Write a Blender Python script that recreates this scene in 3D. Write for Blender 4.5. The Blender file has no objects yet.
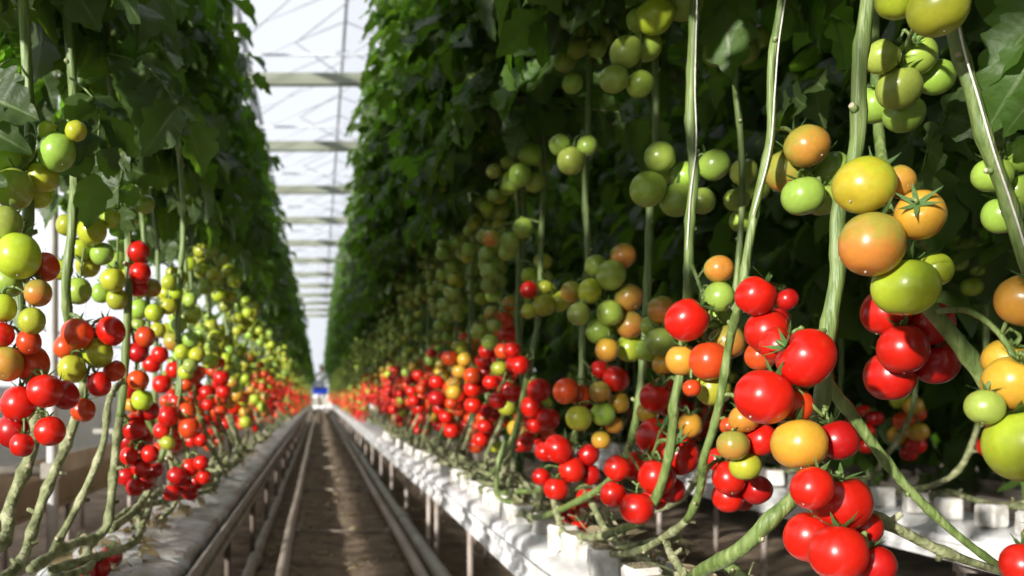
import bpy, math, random
from mathutils import Vector, Matrix

R = random.Random(11)
sc = bpy.context.scene
COL = sc.collection
V = Vector
CAM_H = 0.80
VPX, VPY, FPX = 319.0, 396.0, 1000.0      # vanishing point of the aisle and focal length, in pixels of the 1024 x 576 frame


def at(px, py, y):
    """The point at distance y along the aisle that the camera sees at a pixel."""
    return V(((px - VPX) / FPX * y, y, CAM_H + (VPY - py) / FPX * y))


# ------------------------------------------------------------------ materials
def new_mat(name):
    m = bpy.data.materials.new(name)
    m.use_nodes = True
    nt = m.node_tree
    return m, nt, nt.nodes, nt.links, nt.nodes.get("Principled BSDF"), nt.nodes.get("Material Output")


def ramp(nodes, stops):
    r = nodes.new("ShaderNodeValToRGB")
    e = r.color_ramp.elements
    while len(e) < len(stops):
        e.new(0.5)
    for i, (p, c) in enumerate(stops):
        e[i].position = p
        e[i].color = (*c, 1)
    return r


def noise_mat(name, stops, scale=8.0, rough=0.7, bump=0.0, bump_scale=40.0, metallic=0.0, detail=5.0, stretch=(1, 1, 1), coat=0.0):
    m, nt, N, L, P, O = new_mat(name)
    tc = N.new("ShaderNodeTexCoord")
    mp = N.new("ShaderNodeMapping")
    mp.inputs["Scale"].default_value = stretch
    L.new(tc.outputs["Object"], mp.inputs["Vector"])
    nz = N.new("ShaderNodeTexNoise")
    nz.inputs["Scale"].default_value = scale
    nz.inputs["Detail"].default_value = detail
    L.new(mp.outputs["Vector"], nz.inputs["Vector"])
    r = ramp(N, stops)
    L.new(nz.outputs["Fac"], r.inputs["Fac"])
    L.new(r.outputs["Color"], P.inputs["Base Color"])
    P.inputs["Roughness"].default_value = rough
    P.inputs["Metallic"].default_value = metallic
    P.inputs["Coat Weight"].default_value = coat
    if bump:
        n2 = N.new("ShaderNodeTexNoise")
        n2.inputs["Scale"].default_value = bump_scale
        n2.inputs["Detail"].default_value = 4
        L.new(mp.outputs["Vector"], n2.inputs["Vector"])
        b = N.new("ShaderNodeBump")
        b.inputs["Strength"].default_value = bump
        b.inputs["Distance"].default_value = 0.02
        L.new(n2.outputs["Fac"], b.inputs["Height"])
        L.new(b.outputs["Normal"], P.inputs["Normal"])
    return m


def tomato_mat():
    m, nt, N, L, P, O = new_mat("tomato_skin")
    oi = N.new("ShaderNodeObjectInfo")
    tc = N.new("ShaderNodeTexCoord")
    sep = N.new("ShaderNodeSeparateXYZ")
    L.new(tc.outputs["Object"], sep.inputs[0])
    nz = N.new("ShaderNodeTexNoise")
    nz.inputs["Scale"].default_value = 2.2
    nz.inputs["Detail"].default_value = 3
    add = N.new("ShaderNodeVectorMath"); add.operation = "ADD"
    mul = N.new("ShaderNodeVectorMath"); mul.operation = "SCALE"
    comb = N.new("ShaderNodeCombineXYZ")
    for i in range(3):
        L.new(oi.outputs["Random"], comb.inputs[i])
    L.new(comb.outputs[0], mul.inputs[0]); mul.inputs["Scale"].default_value = 40
    L.new(tc.outputs["Object"], add.inputs[0]); L.new(mul.outputs[0], add.inputs[1])
    L.new(add.outputs[0], nz.inputs["Vector"])
    # ripening starts at the blossom end and spreads unevenly upwards
    g = N.new("ShaderNodeMath"); g.operation = "MULTIPLY_ADD"
    L.new(sep.outputs["Z"], g.inputs[0]); g.inputs[1].default_value = -0.55; g.inputs[2].default_value = 0.0
    s = N.new("ShaderNodeMath"); s.operation = "ADD"
    L.new(g.outputs[0], s.inputs[0]); L.new(nz.outputs["Fac"], s.inputs[1])
    mr = N.new("ShaderNodeMapRange")
    mr.interpolation_type = "SMOOTHSTEP"
    mr.inputs["From Min"].default_value = 0.25; mr.inputs["From Max"].default_value = 0.95
    L.new(s.outputs[0], mr.inputs["Value"])
    f = N.new("ShaderNodeMath"); f.operation = "MULTIPLY"
    L.new(mr.outputs[0], f.inputs[0]); L.new(oi.outputs["Alpha"], f.inputs[1])
    mix = N.new("ShaderNodeMix"); mix.data_type = "RGBA"
    L.new(f.outputs[0], mix.inputs[0]); L.new(oi.outputs["Color"], mix.inputs[6])
    mix.inputs[7].default_value = (0.62, 0.13, 0.025, 1)
    # fine pale flecks of the skin
    n2 = N.new("ShaderNodeTexNoise"); n2.inputs["Scale"].default_value = 5; n2.inputs["Detail"].default_value = 6
    L.new(add.outputs[0], n2.inputs["Vector"])
    hs = N.new("ShaderNodeHueSaturation")
    mv = N.new("ShaderNodeMapRange"); mv.inputs["To Min"].default_value = 0.82; mv.inputs["To Max"].default_value = 1.18
    L.new(n2.outputs["Fac"], mv.inputs["Value"]); L.new(mv.outputs[0], hs.inputs["Value"])
    L.new(mix.outputs[2], hs.inputs["Color"])
    L.new(hs.outputs[0], P.inputs["Base Color"])
    P.inputs["Roughness"].default_value = 0.30
    P.inputs["Specular IOR Level"].default_value = 0.45
    P.inputs["Coat Weight"].default_value = 0.12
    P.inputs["Coat Roughness"].default_value = 0.12
    tr = N.new("ShaderNodeBsdfTranslucent")
    L.new(hs.outputs[0], tr.inputs["Color"])
    ms = N.new("ShaderNodeMixShader"); ms.inputs[0].default_value = 0.05
    L.new(P.outputs[0], ms.inputs[1]); L.new(tr.outputs[0], ms.inputs[2])
    L.new(ms.outputs[0], O.inputs["Surface"])
    return m


def plain_tomato(name, c):
    m, nt, N, L, P, O = new_mat(name)
    P.inputs["Base Color"].default_value = (*c, 1)
    P.inputs["Roughness"].default_value = 0.28
    return m


def leaf_mat(name, dark, light, back, trans=0.38, scale=3.0):
    m, nt, N, L, P, O = new_mat(name)
    tc = N.new("ShaderNodeTexCoord")
    nz = N.new("ShaderNodeTexNoise"); nz.inputs["Scale"].default_value = scale; nz.inputs["Detail"].default_value = 4
    L.new(tc.outputs["Object"], nz.inputs["Vector"])
    r = ramp(N, [(0.3, dark), (0.72, light)])
    L.new(nz.outputs["Fac"], r.inputs["Fac"])
    L.new(r.outputs["Color"], P.inputs["Base Color"])
    P.inputs["Roughness"].default_value = 0.48
    P.inputs["Specular IOR Level"].default_value = 0.4
    n2 = N.new("ShaderNodeTexNoise"); n2.inputs["Scale"].default_value = 90; n2.inputs["Detail"].default_value = 2
    L.new(tc.outputs["Object"], n2.inputs["Vector"])
    b = N.new("ShaderNodeBump"); b.inputs["Strength"].default_value = 0.35; b.inputs["Distance"].default_value = 0.004
    L.new(n2.outputs["Fac"], b.inputs["Height"]); L.new(b.outputs[0], P.inputs["Normal"])
    t = N.new("ShaderNodeBsdfTranslucent"); t.inputs["Color"].default_value = (*back, 1)
    ms = N.new("ShaderNodeMixShader"); ms.inputs[0].default_value = trans
    L.new(P.outputs[0], ms.inputs[1]); L.new(t.outputs[0], ms.inputs[2]); L.new(ms.outputs[0], O.inputs["Surface"])
    return m


def glass_mat(name, diffuse=0.22):
    """Whitewashed greenhouse glass: mostly clear, a little milky."""
    m, nt, N, L, P, O = new_mat(name)
    N.remove(P)
    tp = N.new("ShaderNodeBsdfTransparent"); tp.inputs["Color"].default_value = (0.95, 0.97, 1.0, 1)
    tl = N.new("ShaderNodeBsdfTranslucent"); tl.inputs["Color"].default_value = (0.9, 0.93, 0.97, 1)
    ms = N.new("ShaderNodeMixShader"); ms.inputs[0].default_value = diffuse
    L.new(tp.outputs[0], ms.inputs[1]); L.new(tl.outputs[0], ms.inputs[2]); L.new(ms.outputs[0], O.inputs["Surface"])
    return m


M = {}
M["tomato"] = tomato_mat()
M["red"] = plain_tomato("far_red_skin", (0.62, 0.016, 0.008))
M["orange"] = plain_tomato("far_orange_skin", (0.65, 0.16, 0.02))
M["green"] = plain_tomato("far_green_skin", (0.30, 0.38, 0.06))
M["leaf"] = leaf_mat("tomato_leaf", (0.032, 0.056, 0.017), (0.085, 0.128, 0.040), (0.17, 0.34, 0.02), 0.40)
M["vein"] = leaf_mat("leaf_midrib", (0.09, 0.14, 0.045), (0.14, 0.19, 0.07), (0.16, 0.3, 0.03), 0.2)
M["leaf_young"] = leaf_mat("young_tomato_leaf", (0.055, 0.108, 0.018), (0.115, 0.20, 0.038), (0.24, 0.52, 0.03), 0.42)
M["calyx"] = leaf_mat("calyx_green", (0.06, 0.13, 0.03), (0.12, 0.21, 0.06), (0.15, 0.3, 0.03), 0.15, 30)
M["stem"] = noise_mat("green_stem", [(0.3, (0.070, 0.115, 0.024)), (0.55, (0.155, 0.215, 0.058)), (0.8, (0.29, 0.335, 0.135))], 110, 0.5, 0.35, 90, stretch=(1, 1, 0.08))
M["old_stem"] = noise_mat("old_stem", [(0.30, (0.085, 0.090, 0.035)), (0.5, (0.20, 0.22, 0.095)), (0.72, (0.43, 0.42, 0.26))], 34, 0.75, 0.6, 60)
M["scar"] = noise_mat("leaf_scar", [(0.3, (0.32, 0.25, 0.14)), (0.7, (0.62, 0.56, 0.42))], 60, 0.8, 0.4, 90)
M["twine"] = noise_mat("white_twine", [(0.3, (0.62, 0.55, 0.50)), (0.7, (0.85, 0.80, 0.76))], 80, 0.8)
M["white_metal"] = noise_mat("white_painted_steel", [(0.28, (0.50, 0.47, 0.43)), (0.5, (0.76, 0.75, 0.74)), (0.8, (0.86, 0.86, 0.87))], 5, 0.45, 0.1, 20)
M["grey_metal"] = noise_mat("dusty_shaded_steel", [(0.28, (0.16, 0.14, 0.11)), (0.55, (0.29, 0.26, 0.22)), (0.8, (0.40, 0.37, 0.33))], 5, 0.55, 0.15, 24)  # grey holds dust and also the shade over the dim gutters
M["tan_metal"] = noise_mat("dusty_tan_trough", [(0.3, (0.30, 0.23, 0.17)), (0.7, (0.48, 0.40, 0.32))], 3, 0.6, 0.15, 20)
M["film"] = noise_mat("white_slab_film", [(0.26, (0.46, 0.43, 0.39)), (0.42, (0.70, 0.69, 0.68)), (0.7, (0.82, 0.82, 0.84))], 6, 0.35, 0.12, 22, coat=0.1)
M["leg"] = noise_mat("pinkish_leg_steel", [(0.3, (0.24, 0.18, 0.14)), (0.7, (0.46, 0.40, 0.36))], 8, 0.6)  # darker, slightly pinkish grey than the white trough
M["leg_shaded"] = noise_mat("shaded_leg_steel", [(0.3, (0.05, 0.035, 0.025)), (0.7, (0.14, 0.105, 0.08))], 8, 0.7)  # darkened leg copy, stands in for shade under the grey gutter
M["film_dirty_shaded"] = noise_mat("dusty_shaded_film", [(0.30, (0.20, 0.17, 0.13)), (0.5, (0.46, 0.44, 0.41)), (0.75, (0.62, 0.62, 0.64))], 9, 0.5, 1.0, 16)  # greyer copy of the slab film: dirt plus shade in the colour
M["block"] = noise_mat("white_block_wrap", [(0.3, (0.46, 0.42, 0.36)), (0.6, (0.72, 0.70, 0.66))], 30, 0.5, 0.3, 40)
M["block_top"] = noise_mat("mineral_wool", [(0.3, (0.16, 0.13, 0.07)), (0.7, (0.36, 0.30, 0.18))], 60, 0.95, 0.6, 120)
M["rail"] = noise_mat("worn_rail_pipe", [(0.3, (0.24, 0.19, 0.14)), (0.6, (0.38, 0.32, 0.26)), (0.85, (0.46, 0.41, 0.35))], 6, 0.5, 0.1, 40, stretch=(1, 0.25, 1))
M["pipe"] = noise_mat("dusty_plastic_pipe", [(0.3, (0.32, 0.29, 0.23)), (0.7, (0.50, 0.46, 0.38))], 4, 0.6, 0.15, 30)
M["soil"] = noise_mat("dry_soil", [(0.25, (0.085, 0.058, 0.036)), (0.5, (0.21, 0.145, 0.088)), (0.8, (0.37, 0.27, 0.18))], 5, 0.95, 1.0, 30, detail=9)
M["dry"] = leaf_mat("dry_leaf", (0.20, 0.15, 0.08), (0.46, 0.38, 0.24), (0.4, 0.28, 0.1), 0.25, 20)
M["alu"] = noise_mat("white_aluminium", [(0.3, (0.36, 0.38, 0.42)), (0.7, (0.48, 0.50, 0.54))], 3, 0.4)
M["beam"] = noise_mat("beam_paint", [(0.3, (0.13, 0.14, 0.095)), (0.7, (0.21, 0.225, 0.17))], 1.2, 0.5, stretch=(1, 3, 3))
M["dark_rod"] = noise_mat("galvanised_rod", [(0.3, (0.20, 0.20, 0.22)), (0.7, (0.34, 0.34, 0.36))], 5, 0.5)
M["glass"] = glass_mat("roof_glass", 0.05)
M["wall_glass"] = glass_mat("milky_wall_glass", 0.12)
M["knee"] = noise_mat("white_knee_wall", [(0.3, (0.70, 0.70, 0.70)), (0.7, (0.85, 0.85, 0.85))], 2, 0.6)
M["blue"] = noise_mat("blue_crate_plastic", [(0.3, (0.008, 0.03, 0.36)), (0.7, (0.015, 0.06, 0.52))], 4, 0.4)
M["cloth"] = noise_mat("white_work_cloth", [(0.3, (0.62, 0.62, 0.66)), (0.7, (0.80, 0.80, 0.84))], 6, 0.8, 0.2, 20)
M["skin"] = noise_mat("skin_tone", [(0.3, (0.46, 0.25, 0.17)), (0.7, (0.55, 0.32, 0.22))], 9, 0.5)
M["trolley"] = noise_mat("trolley_steel", [(0.3, (0.30, 0.27, 0.24)), (0.7, (0.5, 0.47, 0.43))], 4, 0.5)
M["rubber"] = noise_mat("black_rubber", [(0.3, (0.02, 0.02, 0.02)), (0.7, (0.05, 0.05, 0.05))], 10, 0.7)


# ------------------------------------------------------------------ mesh builder
class MB:
    def __init__(s):
        s.v, s.f, s.m, s.mats, s.smooth = [], [], [], [], []

    def mi(s, mat):
        if mat not in s.mats:
            s.mats.append(mat)
        return s.mats.index(mat)

    def add(s, verts, faces, mat, smooth=True):
        o = len(s.v)
        k = s.mi(mat)
        s.v.extend([tuple(p) for p in verts])
        for f in faces:
            s.f.append(tuple(i + o for i in f)); s.m.append(k); s.smooth.append(smooth)

    def box(s, a, b, mat, bevel=0.0):
        (x0, y0, z0), (x1, y1, z1) = a, b
        if bevel:
            # box with chamfered long edges: an octagonal section swept along y
            c = bevel
            sec = [(x0 + c, z0), (x1 - c, z0), (x1, z0 + c), (x1, z1 - c), (x1 - c, z1), (x0 + c, z1), (x0, z1 - c), (x0, z0 + c)]
            rings = []
            for y, q in ((y0, c), (y0 + c, 0), (y1 - c, 0), (y1, c)):
                mx, mz = (x0 + x1) / 2, (z0 + z1) / 2
                kx, kz = 1 - 2 * q / (x1 - x0), 1 - 2 * q / (z1 - z0)
                rings.append([(mx + (x - mx) * kx, y, mz + (z - mz) * kz) for x, z in sec])
            s.rings(rings, mat, smooth=False)
            return
        vs = [(x0, y0, z0), (x1, y0, z0), (x1, y1, z0), (x0, y1, z0), (x0, y0, z1), (x1, y0, z1), (x1, y1, z1), (x0, y1, z1)]
        s.add(vs, [(0, 3, 2, 1), (4, 5, 6, 7), (0, 1, 5, 4), (1, 2, 6, 5), (2, 3, 7, 6), (3, 0, 4, 7)], mat, False)

    def rings(s, rings, mat, smooth=True, caps=True):
        n = len(rings[0])
        vs = [p for r in rings for p in r]
        fs = []
        for i in range(len(rings) - 1):
            for j in range(n):
                a, b = i * n + j, i * n + (j + 1) % n
                fs.append((a, b, b + n, a + n))
        if caps:
            fs.append(tuple(range(n - 1, -1, -1)))
            k = (len(rings) - 1) * n
            fs.append(tuple(range(k, k + n)))
        s.add(vs, fs, mat, smooth)

    def tube(s, pts, rad, mat, sides=8, caps=True):
        pts = [V(p) for p in pts]
        rad = rad if isinstance(rad, (list, tuple)) else [rad] * len(pts)
        t0 = (pts[1] - pts[0]).normalized()
        up = V((0, 0, 1)) if abs(t0.z) < 0.9 else V((1, 0, 0))
        u = t0.cross(up).normalized()
        rings = []
        for i, p in enumerate(pts):
            t = (pts[min(i + 1, len(pts) - 1)] - pts[max(i - 1, 0)])
            t = t.normalized() if t.length > 1e-9 else t0
            u = (u - t * u.dot(t))
            u = u.normalized() if u.length > 1e-6 else t.orthogonal().normalized()
            w = t.cross(u)
            rings.append([p + (u * math.cos(2 * math.pi * j / sides) + w * math.sin(2 * math.pi * j / sides)) * rad[i] for j in range(sides)])
        s.rings(rings, mat, True, caps)

    def build(s, name, parent=None, loc=None):
        return link(name, s.mesh(name), parent, loc)

    def mesh(s, name):
        me = bpy.data.meshes.new(name)
        me.from_pydata(s.v, [], s.f)
        for m in s.mats:
            me.materials.append(m)
        me.polygons.foreach_set("material_index", s.m)
        me.polygons.foreach_set("use_smooth", s.smooth)
        me.update()
        return me


def link(name, data, parent=None, loc=None):
    o = bpy.data.objects.new(name, data)
    COL.objects.link(o)
    if parent is not None:
        o.parent = parent
    if loc is not None:
        o.location = loc
    return o


def tag(o, label, cat, group=None, kind=None):
    o["label"] = label
    o["category"] = cat
    if group:
        o["group"] = group
    if kind:
        o["kind"] = kind
    return o


def thing(name, loc, label, cat, group=None):
    o = link(name, None, None, loc)
    o.empty_display_size = 0.05
    return tag(o, label, cat, group)


def struct(o):
    o["kind"] = "structure"
    return o


def smooth_path(pts, n=6):
    """A smooth curve through the points; tangents follow the spacing, so long and short spans meet without loops."""
    pts = [V(p) for p in pts]
    if len(pts) < 3:
        return [pts[0].lerp(pts[-1], i / n) for i in range(n + 1)]
    h = [max((b - a).length, 1e-5) for a, b in zip(pts, pts[1:])]
    tg = []
    for i in range(len(pts)):
        if i == 0:
            tg.append((pts[1] - pts[0]) / h[0])
        elif i == len(pts) - 1:
            tg.append((pts[-1] - pts[-2]) / h[-1])
        else:
            a, b = (pts[i] - pts[i - 1]) / h[i - 1], (pts[i + 1] - pts[i]) / h[i]
            tg.append((a * h[i] + b * h[i - 1]) / (h[i] + h[i - 1]))
    out = []
    for i in range(len(pts) - 1):
        for k in range(n):
            t = k / n
            t2, t3 = t * t, t * t * t
            out.append(pts[i] * (2 * t3 - 3 * t2 + 1) + tg[i] * h[i] * (t3 - 2 * t2 + t) + pts[i + 1] * (3 * t2 - 2 * t3) + tg[i + 1] * h[i] * (t3 - t2))
    out.append(pts[-1])
    return out


# ------------------------------------------------------------------ tomato fruit
def fruit_geo(mb, mat, seed, seg=28, rng=18, ribs=5, rib=0.03, flat=0.84, M4=None):
    r = random.Random(seed)
    ph = r.random() * 6.28
    ph2 = r.random() * 6.28
    vs, fs = [], []
    for i in range(1, rng):
        th = math.pi * i / rng
        for j in range(seg):
            a = 2 * math.pi * j / seg
            k = 1 + rib * math.cos(ribs * a + ph) * (0.35 + 0.65 * max(0, math.cos(th))) * math.sin(th) + 0.025 * math.cos(2 * a + ph2)
            rr = math.sin(th) ** 0.92 * k
            z = flat * math.cos(th)
            z -= 0.20 * math.exp(-(rr / 0.34) ** 2) * (1 if th < 1.57 else 0)
            z += 0.05 * math.exp(-(rr / 0.25) ** 2) * (1 if th > 1.57 else 0)
            vs.append((rr * math.cos(a), rr * math.sin(a), z))
    top = len(vs); vs.append((0, 0, flat - 0.21))
    bot = len(vs); vs.append((0, 0, -flat + 0.05))
    for i in range(rng - 2):
        for j in range(seg):
            a, b = i * seg + j, i * seg + (j + 1) % seg
            fs.append((a, a + seg, b + seg, b))
    for j in range(seg):
        fs.append((top, j, (j + 1) % seg))
        k = (rng - 2) * seg
        fs.append((bot, k + (j + 1) % seg, k + j))
    if M4 is not None:
        vs = [M4 @ V(p) for p in vs]
    mb.add(vs, fs, mat)
    if seg >= 16 and M4 is None:        # the little dry scar of the flower
        mb.add([(0.055 * math.cos(q), 0.055 * math.sin(q), -flat + 0.035 - 0.0) for q in [k * 1.047 for k in range(6)]], [(5, 4, 3, 2, 1, 0)], M["scar"])
        mb.tube([(0, 0, -flat + 0.05), (0, 0, -flat - 0.012)], [0.05, 0.02], M["scar"], 6)


def calyx_geo(mb, seed, n=6, flat=0.84, size=1.0):
    r = random.Random(seed)
    z0 = flat - 0.19
    for k in range(n):
        a = 2 * math.pi * k / n + r.uniform(-0.2, 0.2)
        ln = r.uniform(0.62, 0.92) * size
        curl = r.uniform(0.15, 0.75)
        d = V((math.cos(a), math.sin(a), 0)); sd = V((-math.sin(a), math.cos(a), 0))
        vs, fs = [], []
        S = 6
        for i in range(S + 1):
            t = i / S
            rad = 0.05 + ln * t * (1 - 0.25 * curl * t)
            z = z0 + 0.05 + 0.30 * math.sin(min(t * 1.9, 1.57)) * 0.55 + curl * 0.55 * t ** 2.2
            w = 0.085 * size * (math.sin(math.pi * (0.22 + 0.78 * (1 - t)) * 0.62)) * (1 - t ** 3) + 0.006
            c = d * rad + V((0, 0, z))
            tw = sd * math.cos(t * 0.8) + V((0, 0, 1)) * math.sin(t * 0.8) * r.uniform(-0.6, 0.6)
            vs += [c - tw * w + V((0, 0, 0.02)), c, c + tw * w + V((0, 0, 0.02))]
            if i < S:
                b = i * 3
                fs += [(b, b + 1, b + 4, b + 3), (b + 1, b + 2, b + 5, b + 4)]
        mb.add(vs, fs, M["calyx"])
    mb.tube([(0, 0, z0 - 0.05), (0.01, 0, z0 + 0.14), (0.03, 0.02, z0 + 0.34)], [0.10, 0.062, 0.05], M["calyx"], 7)


FLATS = [1.0, 0.95, 1.03, 0.92, 0.98, 1.05]
FRUIT, CALYX, FRUIT_MID = [], [], []
for k in range(6):
    mb = MB(); fruit_geo(mb, M["tomato"], k, 36, 24, ribs=[5, 6, 4, 5, 7, 6][k], rib=[0.02, 0.035, 0.018, 0.045, 0.03, 0.015][k], flat=FLATS[k])
    FRUIT.append(mb.mesh("tomato_fruit"))
    mb = MB(); calyx_geo(mb, 50 + k, 5 + k % 2, flat=FLATS[k], size=1.2)
    CALYX.append(mb.mesh("tomato_calyx"))
for k in range(4):
    mb = MB(); fruit_geo(mb, M["tomato"], 20 + k, 16, 11, rib=0.02, flat=0.95); calyx_geo(mb, 80 + k, 5, 0.95, 0.8)
    FRUIT_MID.append(mb.mesh("tomato_fruit_small"))

PAL = {  # colour of the skin, share of the orange blush
    "R": ((0.52, 0.010, 0.004), 0.0, "ripe red tomato"),
    "D": ((0.38, 0.006, 0.005), 0.0, "deep red tomato"),
    "T": ((0.58, 0.050, 0.008), 0.15, "orange-red tomato"),
    "O": ((0.52, 0.29, 0.030), 0.35, "orange-yellow tomato"),
    "M": ((0.36, 0.33, 0.025), 0.22, "mustard-green tomato"),
    "B": ((0.30, 0.26, 0.040), 0.60, "tomato turning from green to orange"),
    "Y": ((0.36, 0.43, 0.030), 0.06, "yellow-green tomato"),
    "G": ((0.29, 0.40, 0.060), 0.0, "unripe green tomato"),
}


def paint(o, code, rnd):
    c, a, lab = PAL[code]
    j = rnd.uniform(0.88, 1.12)
    g = rnd.uniform(0.85, 1.15)
    o.color = (min(1, c[0] * j), min(1, c[1] * g * j), c[2], min(1, a * rnd.uniform(0.7, 1.15)))
    o["label"] = lab


def aim(axis, roll):
    q = V((0, 0, 1)).rotation_difference(axis.normalized())
    return q.to_matrix() @ Matrix.Rotation(roll, 3, "Z")


def put_fruit(plant, base, pos, d, code, axis, rnd, near):
    k = rnd.randrange(6 if near else 4)
    o = link("tomato", (FRUIT if near else FRUIT_MID)[k], plant)
    paint(o, code, rnd)
    m = aim(axis, rnd.random() * 6.28).to_4x4()
    m = Matrix.Translation(pos - base) @ m @ Matrix.Scale(d / 2, 4)
    o.matrix_local = m
    if near:
        c = link("calyx", CALYX[k], o)
        c["label"] = "green star-shaped calyx"
    return o


# ------------------------------------------------------------------ leaves
def leaflet(mb, M4, ln, wd, mat, rnd, fine=True):
    """One lobed leaflet along +x from the origin, folded at the midrib, drooping at the tip."""
    n = 16 if fine else 6
    vs = []
    droop = rnd.uniform(0.1, 0.55); fold = rnd.uniform(0.05, 0.40); curl = rnd.uniform(-0.25, 0.3)
    ph = rnd.random() * 3
    twist = rnd.uniform(-0.5, 0.5)
    LOBE = (0.0, 0.10, 0.22, 0.12, -0.14)          # one rounded lobe, then a notch
    cols = ((-1, 1.0), (-1, 0.5), (-1, 0.07), (1, 0.07), (1, 0.5), (1, 1.0)) if fine else ((-1, 1.0), (-1, 0.5), (0, 0), (1, 0.5), (1, 1.0))
    nc = len(cols)
    f1, f2 = [], []
    for i in range(n + 1):
        t = i / n
        w = wd * (math.sin(math.pi * t ** 0.72) ** 0.8) * (1 - 0.3 * t)
        x = ln * t
        z = -droop * ln * t * t
        for sgn, q in cols:
            e = 1.0
            if 0 < i < n and q == 1.0:
                e = 1 + (LOBE[(i + (2 if sgn > 0 else 0)) % 5] if fine else 0.14 * math.sin(i * 2.1 + ph + sgn))
            ww = w * q * e
            wav = (0.07 * math.sin(t * 11 + ph + sgn) + (0.05 * math.sin(t * 27 + ph) if fine else 0)) * wd * q
            zz = z + fold * ww + curl * ww * q + wav + twist * sgn * ww * t * 0.5
            vs.append(M4 @ V((x + 0.18 * ww * q, sgn * ww, zz)))
        if i < n:
            b = i * nc
            for k in range(nc - 1):
                (f2 if fine and k == 2 else f1).append((b + k, b + k + 1, b + k + nc + 1, b + k + nc))
    mb.add(vs, f1, mat)
    if f2:
        k = len(vs)
        o = len(mb.v) - k
        mi = mb.mi(M["vein"])
        for f in f2:
            mb.f.append(tuple(j + o for j in f)); mb.m.append(mi); mb.smooth.append(True)


def compound_leaf(mb, M4, size, rnd, mat, fine=True):
    """A tomato leaf: a curved stalk with pairs of lobed leaflets and one at the end."""
    ln = 0.34 * size
    pairs = 3 if not fine else 4
    arch = rnd.uniform(0.25, 0.75)
    def spine(t):
        return V((ln * t * (1 - 0.12 * arch * t), 0.02 * math.sin(t * 4), ln * (0.28 * t - arch * 0.95 * t * t)))
    pts = [M4 @ spine(i / 7) for i in range(8)]
    mb.tube(pts, [0.0034 * size * (1 - 0.6 * i / 7) for i in range(8)], M["stem"], 5)
    def frame(t, yaw, pitch, roll):
        p = spine(t); d = (spine(min(t + 0.05, 1.05)) - spine(t - 0.05)).normalized()
        a = math.atan2(-d.z, d.x)
        return M4 @ Matrix.Translation(p) @ Matrix.Rotation(a, 4, "Y") @ Matrix.Rotation(yaw, 4, "Z") @ Matrix.Rotation(pitch, 4, "Y") @ Matrix.Rotation(roll, 4, "X")
    for k in range(pairs):
        t = 0.30 + 0.58 * k / max(pairs - 1, 1)
        L = size * rnd.uniform(0.10, 0.15) * (0.75 + 0.5 * math.sin(math.pi * (k + 0.8) / (pairs + 0.6)))
        for sgn in (-1, 1):
            leaflet(mb, frame(t + rnd.uniform(-0.03, 0.03), sgn * rnd.uniform(0.8, 1.25), rnd.uniform(0.0, 0.6), rnd.uniform(-0.4, 0.4)), L, L * rnd.uniform(0.32, 0.46), mat, rnd, fine)
        if fine and k < pairs - 1:
            for sgn in (-1, 1):
                leaflet(mb, frame(t + 0.09, sgn * 1.2, 0.3, 0), L * 0.35, L * 0.13, mat, rnd, False)
    leaflet(mb, frame(1.0, 0, rnd.uniform(0.0, 0.4), rnd.uniform(-0.3, 0.3)), size * rnd.uniform(0.13, 0.17), size * 0.062, mat, rnd, fine)


def foliage_geo(mb, seed, z0, z1, lean, count, size=1.0, fine=True, face=None):
    """The leafy head of one plant around a stem at the origin, between two heights; lean shifts it in x with height."""
    r = random.Random(seed)
    for i in range(count):
        t = (i + r.random()) / count
        z = z0 + (z1 - z0) * t
        az = i * 2.4 + r.uniform(-0.5, 0.5)
        s = size * r.uniform(0.8, 1.15) * (1.0 if t < 0.85 else 0.75)
        x = lean(z)
        m = Matrix.Translation((x + r.uniform(-0.02, 0.02), r.uniform(-0.05, 0.05), z)) @ Matrix.Rotation(az, 4, "Z") @ Matrix.Rotation(r.uniform(-0.25, 0.35), 4, "Y") @ Matrix.Rotation(r.uniform(-0.5, 0.5), 4, "X")
        compound_leaf(mb, m, s, r, M["leaf_young"] if r.random() < 0.22 + 0.3 * max(0, t - 0.5) else M["leaf"], fine)


# heights above the floor
TOP = 3.25
L_TOP = 2.85
R_LOW, L_LOW = 1.50, 1.30            # where the leaves of the two rows beside the aisle begin


def lean_right(z):
    return -0.06 * max(0, z - 1.4)


def lean_left(z):
    return -0.13 * max(0, z - 1.2)


FOL_R, FOL_L, FOL_B = [], [], []
for k in range(5):
    mb = MB(); foliage_geo(mb, 100 + k, R_LOW + 0.12, TOP, lean_right, 62, 0.76); FOL_R.append(mb.mesh("foliage_by_white_gutter"))
    mb = MB(); foliage_geo(mb, 200 + k, L_LOW + 0.20, L_TOP, lean_left, 46, 0.76); FOL_L.append(mb.mesh("foliage_by_grey_gutter"))
    mb = MB(); foliage_geo(mb, 300 + k, 1.15, TOP + 0.3, lambda z: 0, 52, 1.1, False); FOL_B.append(mb.mesh("foliage_behind"))


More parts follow.
